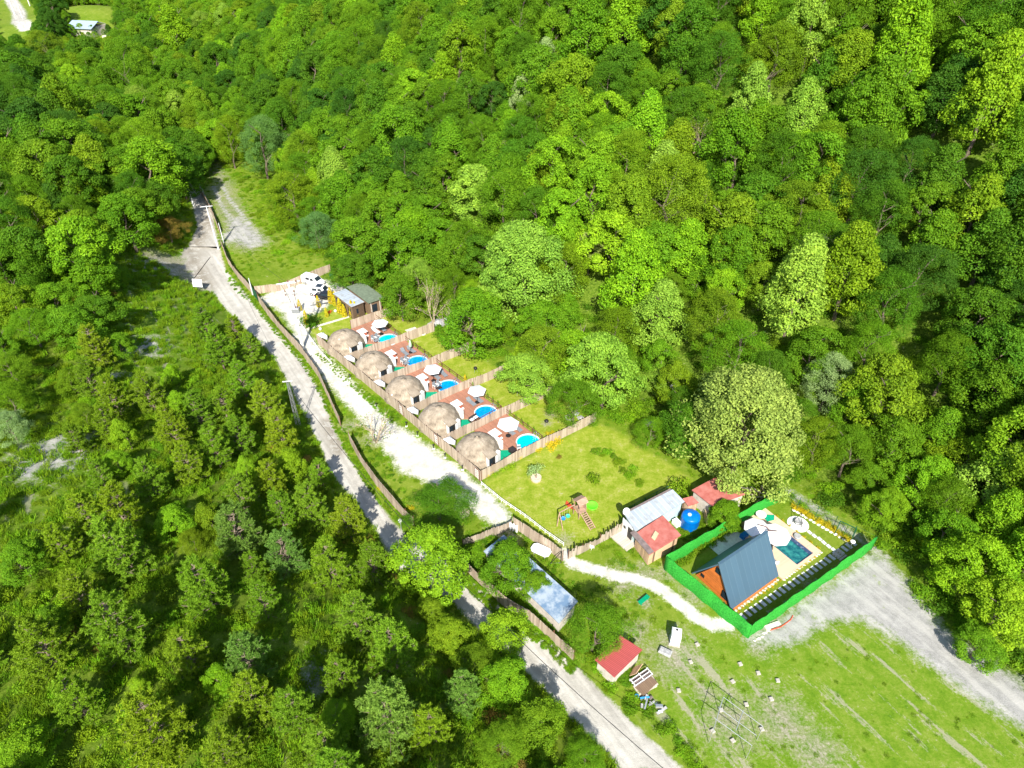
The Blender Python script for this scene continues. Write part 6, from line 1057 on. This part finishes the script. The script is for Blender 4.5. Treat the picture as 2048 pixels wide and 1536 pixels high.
for k in (-1, 0, 1):
    for zz in (12.6, 10.9, 10.2): m.lathe([(.06, 0), (.13, .1), (.05, .3)], (k * (1.3 if zz > 12 else .7) - .1, .2 if zz > 12 else 0, zz), 8)
part('insulator', m, 'rail', tp); m = MB(); m.box((0, 0, 10.5), (2.0, .1, .1)); part('lower_arm', m, 'metal', tp)
x, y, z = GT(598, 855); lt = thing('lattice_pole', 'white lattice steel pole at the left edge of the gravel road among the pines', 'utility pole', (x, y, z - .1)); m = MB(); H8 = 8.4
for s, e in ((-1, -1), (1, -1), (1, 1), (-1, 1)): m.tube((s * .26, e * .26, 0), (s * .11, e * .11, H8), .035, n=5)
part('leg_bars', m, 'metal', lt); m = MB(); nst = 15
for k in range(nst):
    z0 = H8 * k / nst; z1 = H8 * (k + 1) / nst; w0 = .26 - .15 * k / nst; w1 = .26 - .15 * (k + 1) / nst
    for (a, b) in (((-1, -1), (1, -1)), ((1, -1), (1, 1)), ((1, 1), (-1, 1)), ((-1, 1), (-1, -1))):
        if k % 2: a, b = b, a
        m.tube((a[0] * w0, a[1] * w0, z0), (b[0] * w1, b[1] * w1, z1), .022, n=4, caps=False)
part('lattice', m, 'metal', lt); m = MB(); m.box((0, 0, H8), (1.3, .1, .1), .15); part('crossarm', m, 'wpaint', lt)
x, y, z = GT(399, 580); sg = thing('signboard', 'blank white signboard beside the wet corner of the road', 'sign', (x, y, z), R(-8)); m = MB(); m.box((0, 0, 1.5), (1.9, .06, 1.5), 0, -.25); part('panel', m, 'white', sg)
for s in (-.8, .8): m = MB(); m.tube((s, .05, 0), (s, .05, 1.6), .04, n=6); part('post', m, 'metal', sg)
sl = thing('street_lamp', 'short white street lamp at the lower end of the roadside fence', 'street lamp', (*G(803, 1060), 0)); m = MB(); m.tube((0, 0, 0), (0, 0, 1.5), .05, n=8); part('post', m, 'metal', sl); m = MB(); m.lathe([(.05, 1.45), (.26, 1.6), (.24, 1.85), (.05, 1.95)], n=14); part('head', m, 'white', sl, True)
def cable(label, a, b, sag=1.2, r=.02):
    a = Vector(a); b = Vector(b); m = MB(); pts = []
    for k in range(13): t = k / 12; p = a.lerp(b, t); p.z -= sag * 4 * t * (1 - t); pts.append(tuple(p))
    m.path(pts, r, 4); solo('power_cable', m, 'wire', label, 'cable', (0, 0, 0), 0, 'overhead cables along the road')
top = lambda o, h: (o.location.x, o.location.y, o.location.z + h)
cable('overhead cable between the two far utility poles', top(P1_, 9.4), top(P2_, 8.7)); cable('overhead cable between the shaded pole and the puddle pole', top(P2_, 8.7), top(P3_, 9.5)); cable('overhead cable from the puddle pole to the lattice pole', top(P3_, 9.5), top(lt, 8.4), 1.8); cable('long overhead cable from the lattice pole over the lower road', top(lt, 8.4), (14, 22, 8.5), 4.5, .03)
cable('overhead cable from the puddle pole to the transformer pole', top(P3_, 9.5), top(tp, 12.4), 1.8)
hx, hy, hz = GT(178, 66); hs = thing('far_house', 'house with pale blue grey pitched roof among the trees at the top left', 'house', (hx, hy, hz - .8), R(-12)); hs.scale = (.8, .8, .85); m = MB(); m.box((0, 0, 2.2), (15, 12, 4.4)); part('wall', m, 'wall', hs); m = MB(); m.slab([(-8.2, -7, 4.2), (8.2, -7, 4.2), (8.2, .2, 6.8), (-8.2, .2, 6.8)], .2); part('roof', m, 'farroof', hs); m = MB(); m.slab([(-6.5, 7, 4.6), (7.0, 7, 4.6), (7.0, .25, 6.7), (-6.5, .25, 6.7)], .2); part('roof', m, 'slab', hs)
for k in range(3): m = MB(); m.box((-5 + 5 * k, -6.03, 2), (1.4, .08, 1.4)); part('window', m, 'glass', hs)
m = MB(); m.prism([(-5, -6), (5, -6), (5, 6), (-5, 6)], -2, .6); o = solo('house_yard', m, 'stone', 'pale paved yard right of the far house', 'yard', (hx + 12.5, hy + 2, hz - 1), 0); o['kind'] = 'structure'
for k, (a, b) in enumerate([(30, 30), (45, 36), (60, 12)]): pole(['thin white pole at the far road in the top left corner', 'second white pole at the far road in the top left corner', 'white pole right of the far road in the top left corner'][k], a, b, 11, .2, False, 'wpaint', group='white poles at the far road')

# ------------------------------------------------------------ undergrowth, hedges and grass (uncountable)
def src(name):
    return [o for o in bpy.data.objects if o.data is not None and o.type == 'MESH' and o.data.name.startswith(name)]
bs = {}
for o in COL.objects:
    if o.type == 'MESH' and o.data in SH and o.data.name not in bs: bs[o.data.name] = o
BS = list(bs.values()); print('bush sources', len(BS))
tfs = []
for k in range(2):
    x, y, z = GT(560 + 30 * k, 520 + 8 * k); o = part('grass_tuft', TF[k], None); o.location = (x, y, z); o['tint'] = jit(TINT['bright']); tag(o, ['tall grass tuft in the green patch beside the fence', 'second tall grass tuft nearer the parked vans'][k], 'grass tuft'); tfs.append(o)
ub = []; gr = []; wd = []
def tint(n): return jit(TINT[n], .18)
N = 42000; X = rng.uniform(-150, 70, N); Y = rng.uniform(14, 260, N); keep = rng.uniform(0, 1, N) < np.clip(75 / Y, .25, 1); X = X[keep]; Y = Y[keep]; H_ = hgt(X, Y); qx, qy, qz = proj(X, Y, H_); dR = -sdist(X, Y, RIGHT); dL = -sdist(X, Y, LEFT); rd = sdist(X, Y, P_ROAD); yd = sdist(X, Y, P_YARD); trk = sdist(X, Y, P_TRACK); spl = sdist(X, Y, P_SPLAY)
ax_ = (X - PO.x) * .665 - (Y - PO.y) * .747; ay_ = (X - PO.x) * .747 + (Y - PO.y) * .665
hedge = ldist(X, Y, Gs([(1160, 1330), (1210, 1375), (1270, 1440), (1340, 1500), (1400, 1550)])); hedge2 = ldist(X, Y, Gs([(1205, 905), (1240, 930), (1270, 955), (1305, 978)])); h3 = ldist(X, Y, Gs([(1560, 985), (1640, 1030), (1700, 1075)])); h4 = ldist(X, Y, Gs([(1225, 1215), (1300, 1240)])); meadq = [sdist(X, Y, [GT(a, b)[:2] for a, b in mm]) for mm in MEAD[:2]]
WOODE = sdist(X, Y, Gs([(860, 690), (930, 690), (1010, 740), (1060, 790), (1130, 800), (1200, 845), (1260, 850), (1340, 905), (1420, 930), (1500, 935), (1580, 975), (1600, 850), (900, 600)]))
for i in range(len(X)):
    px, py = qx[i], qy[i]
    if not (-120 < px < 2170 and -60 < py < 1640): continue
    if rd[i] < .7 or yd[i] < .8 or spl[i] < .5: continue
    if dL[i] > .4:
        if min(m[i] for m in meadq) < 0:
            if random.random() < .06: ub.append((X[i], Y[i], H_[i], .5, .4, random.uniform(0, 6), random.randrange(3), *tint('olive')))
            continue
        n_ = float(lump(X[i], Y[i], 6, 1)); 
        if random.random() < (.75 if n_ > -.3 else .4): s = random.uniform(.35, .95); ub.append((X[i], Y[i], H_[i], s, s * random.uniform(.6, 1.5), random.uniform(0, 6), random.randrange(3), *tint(random.choice(['olive', 'dimy', 'mid', 'dimy', 'rust' if n_ > .8 else 'olive', 'bright', 'bright' if random.random() < .4 else 'mid']))))
    elif dR[i] > -.8 or WOODE[i] < 0:
        if trk[i] < 1.5 or random.random() > .36: continue
        s = random.uniform(.6, 1.5); ub.append((X[i], Y[i], H_[i], s, s, random.uniform(0, 6), random.randrange(3), *tint(random.choice(['mid', 'deep', 'dimy', 'bright', 'mid']))))
    elif hedge[i] < 2.0 or hedge2[i] < 1.1 or h3[i] < .6:
        if h3[i] < .6 and random.random() < .5: continue
        s = random.uniform(.4, .85); ub.append((X[i], Y[i], H_[i], s, s, random.uniform(0, 6), random.randrange(3), *tint(random.choice(['mid', 'bright', 'dimy', 'olive']))))
    elif Y[i] > 128 and px < 620 and trk[i] > 1.5 and dR[i] > -9 and random.random() < .33:
        s = random.uniform(.5, 1.2); ub.append((X[i], Y[i], H_[i], s, s, random.uniform(0, 6), random.randrange(3), *tint(random.choice(['mid', 'dimy', 'olive', 'bright']))))
scatter('undergrowth', 'mixed green undergrowth and low bushes covering the slopes and road verges', 'undergrowth', ub, BS); print('undergrowth', len(ub))
def strip(pts, w, n, s0, s1, tn, out=ub):
    res = []
    L = [math.dist(a, b) for a, b in zip(pts, pts[1:])]; tot = sum(L)
    for _ in range(n):
        d = random.uniform(0, tot)
        for (a, b), l_ in zip(zip(pts, pts[1:]), L):
            if d <= l_: break
            d -= l_
        t = d / l_; nx, ny = -(b[1] - a[1]) / l_, (b[0] - a[0]) / l_; o_ = random.uniform(-w, w); x = a[0] + (b[0] - a[0]) * t + nx * o_; y = a[1] + (b[1] - a[1]) * t + ny * o_; s = random.uniform(s0, s1); res.append((x, y, float(hgt(x, y)), s, s, random.uniform(0, 6), random.randrange(3), *tint(random.choice(tn))))
    return res
vg_ = strip(Gs([(500, 592), (530, 634), (568, 679), (605, 722), (636, 768), (656, 812), (674, 856), (694, 895), (722, 942), (756, 990), (786, 1026), (812, 1052)]), .55, 950, .1, .24, ['bright', 'mid', 'dimy']) + strip(Gs([(452, 530), (478, 580), (508, 603)]), .8, 60, .2, .4, ['bright', 'mid']) + strip(Gs([(925, 1150), (958, 1185), (1010, 1232), (1060, 1262), (1110, 1300), (1150, 1340)]), .7, 420, .12, .32, ['mid', 'bright', 'dimy'])
vg_ += strip([PL(-19, -4.2), PL(-8, -4.6), PL(-4, -4.4)], .8, 160, .1, .22, ['dimy', 'olive', 'bright']) + strip([PL(-4, -4.4), PL(4, -4.3)], .9, 130, .12, .3, ['bright', 'mid']) + strip(Gs([(700, 860), (760, 930), (800, 990)]), 1.0, 50, .2, .4, ['mid', 'olive', 'deep']) + strip(Gs([(1000, 1075), (930, 1100), (960, 1130), (1040, 1200), (1110, 1270)]), .9, 130, .4, .8, ['mid', 'bright', 'deep']) + strip(Gs([(1030, 1062), (1120, 1150), (1170, 1200)]), .5, 50, .15, .35, ['mid', 'dimy']) + strip(Gs([(1240, 1330), (1260, 1365)]), .5, 12, .4, .6, ['mid']) + strip(Gs([(1370, 1072), (1430, 1045)]), .6, 20, .4, .7, ['mid', 'dimy'])
scatter('verge_plants', 'weeds and low plants growing along the fences, verges and shed edges', 'weeds', vg_, BS)
N = 34000; X = rng.uniform(-130, 70, N); Y = rng.uniform(14, 200, N); H_ = hgt(X, Y); qx, qy, qz = proj(X, Y, H_); rd = sdist(X, Y, P_ROAD); yd = sdist(X, Y, P_YARD); dv = sdist(X, Y, P_DRIVE); lw = sdist(X, Y, P_LAWN); dL = -sdist(X, Y, LEFT); md = sdist(X, Y, P_MEADOW); dR = -sdist(X, Y, RIGHT); trk = sdist(X, Y, P_TRACK); ax_ = (X - PO.x) * .665 - (Y - PO.y) * .747; ay_ = (X - PO.x) * .747 + (Y - PO.y) * .665; vx = (X - V0.x) * .825 + (Y - V0.y) * .565; vy = -(X - V0.x) * .565 + (Y - V0.y) * .825; pc = ldist(X, Y, PATHC); spl = sdist(X, Y, P_SPLAY)
for i in range(N):
    px, py = qx[i], qy[i]
    if not (-60 < px < 2110 and 200 < py < 1600): continue
    if rd[i] < .2 or yd[i] < .2 or dv[i] < .4 or pc[i] < 1.1 or lw[i] < .2 or trk[i] < 1: continue
    if -30 < ax_[i] < 23 and -3.5 < ay_[i] < 16: continue
    if -1.5 < vx[i] < 22 and -.5 < vy[i] < 12: continue
    if Y[i] > 98 and X[i] > -52 and Y[i] < 122: continue
    if spl[i] < 0: continue
    onleft = dL[i] > 0; s = random.uniform(.35, .8) if not onleft else random.uniform(.6, 1.3)
    if md[i] < 3 and not onleft:
        if random.random() < .8: continue
        s *= .6
    if dR[i] > 3: continue
    gr.append((X[i], Y[i], H_[i], s, s * (.6 if not onleft else 1), random.uniform(0, 6), random.randrange(2), *tint('dimy' if md[i] < 3 and not onleft else random.choice(['dimy', 'bright', 'mid', 'olive', 'dimy']))))
scatter('tall_grass', 'tufts of grass spread over the meadow, verges and left slope', 'grass', gr, tfs); print('grass', len(gr))
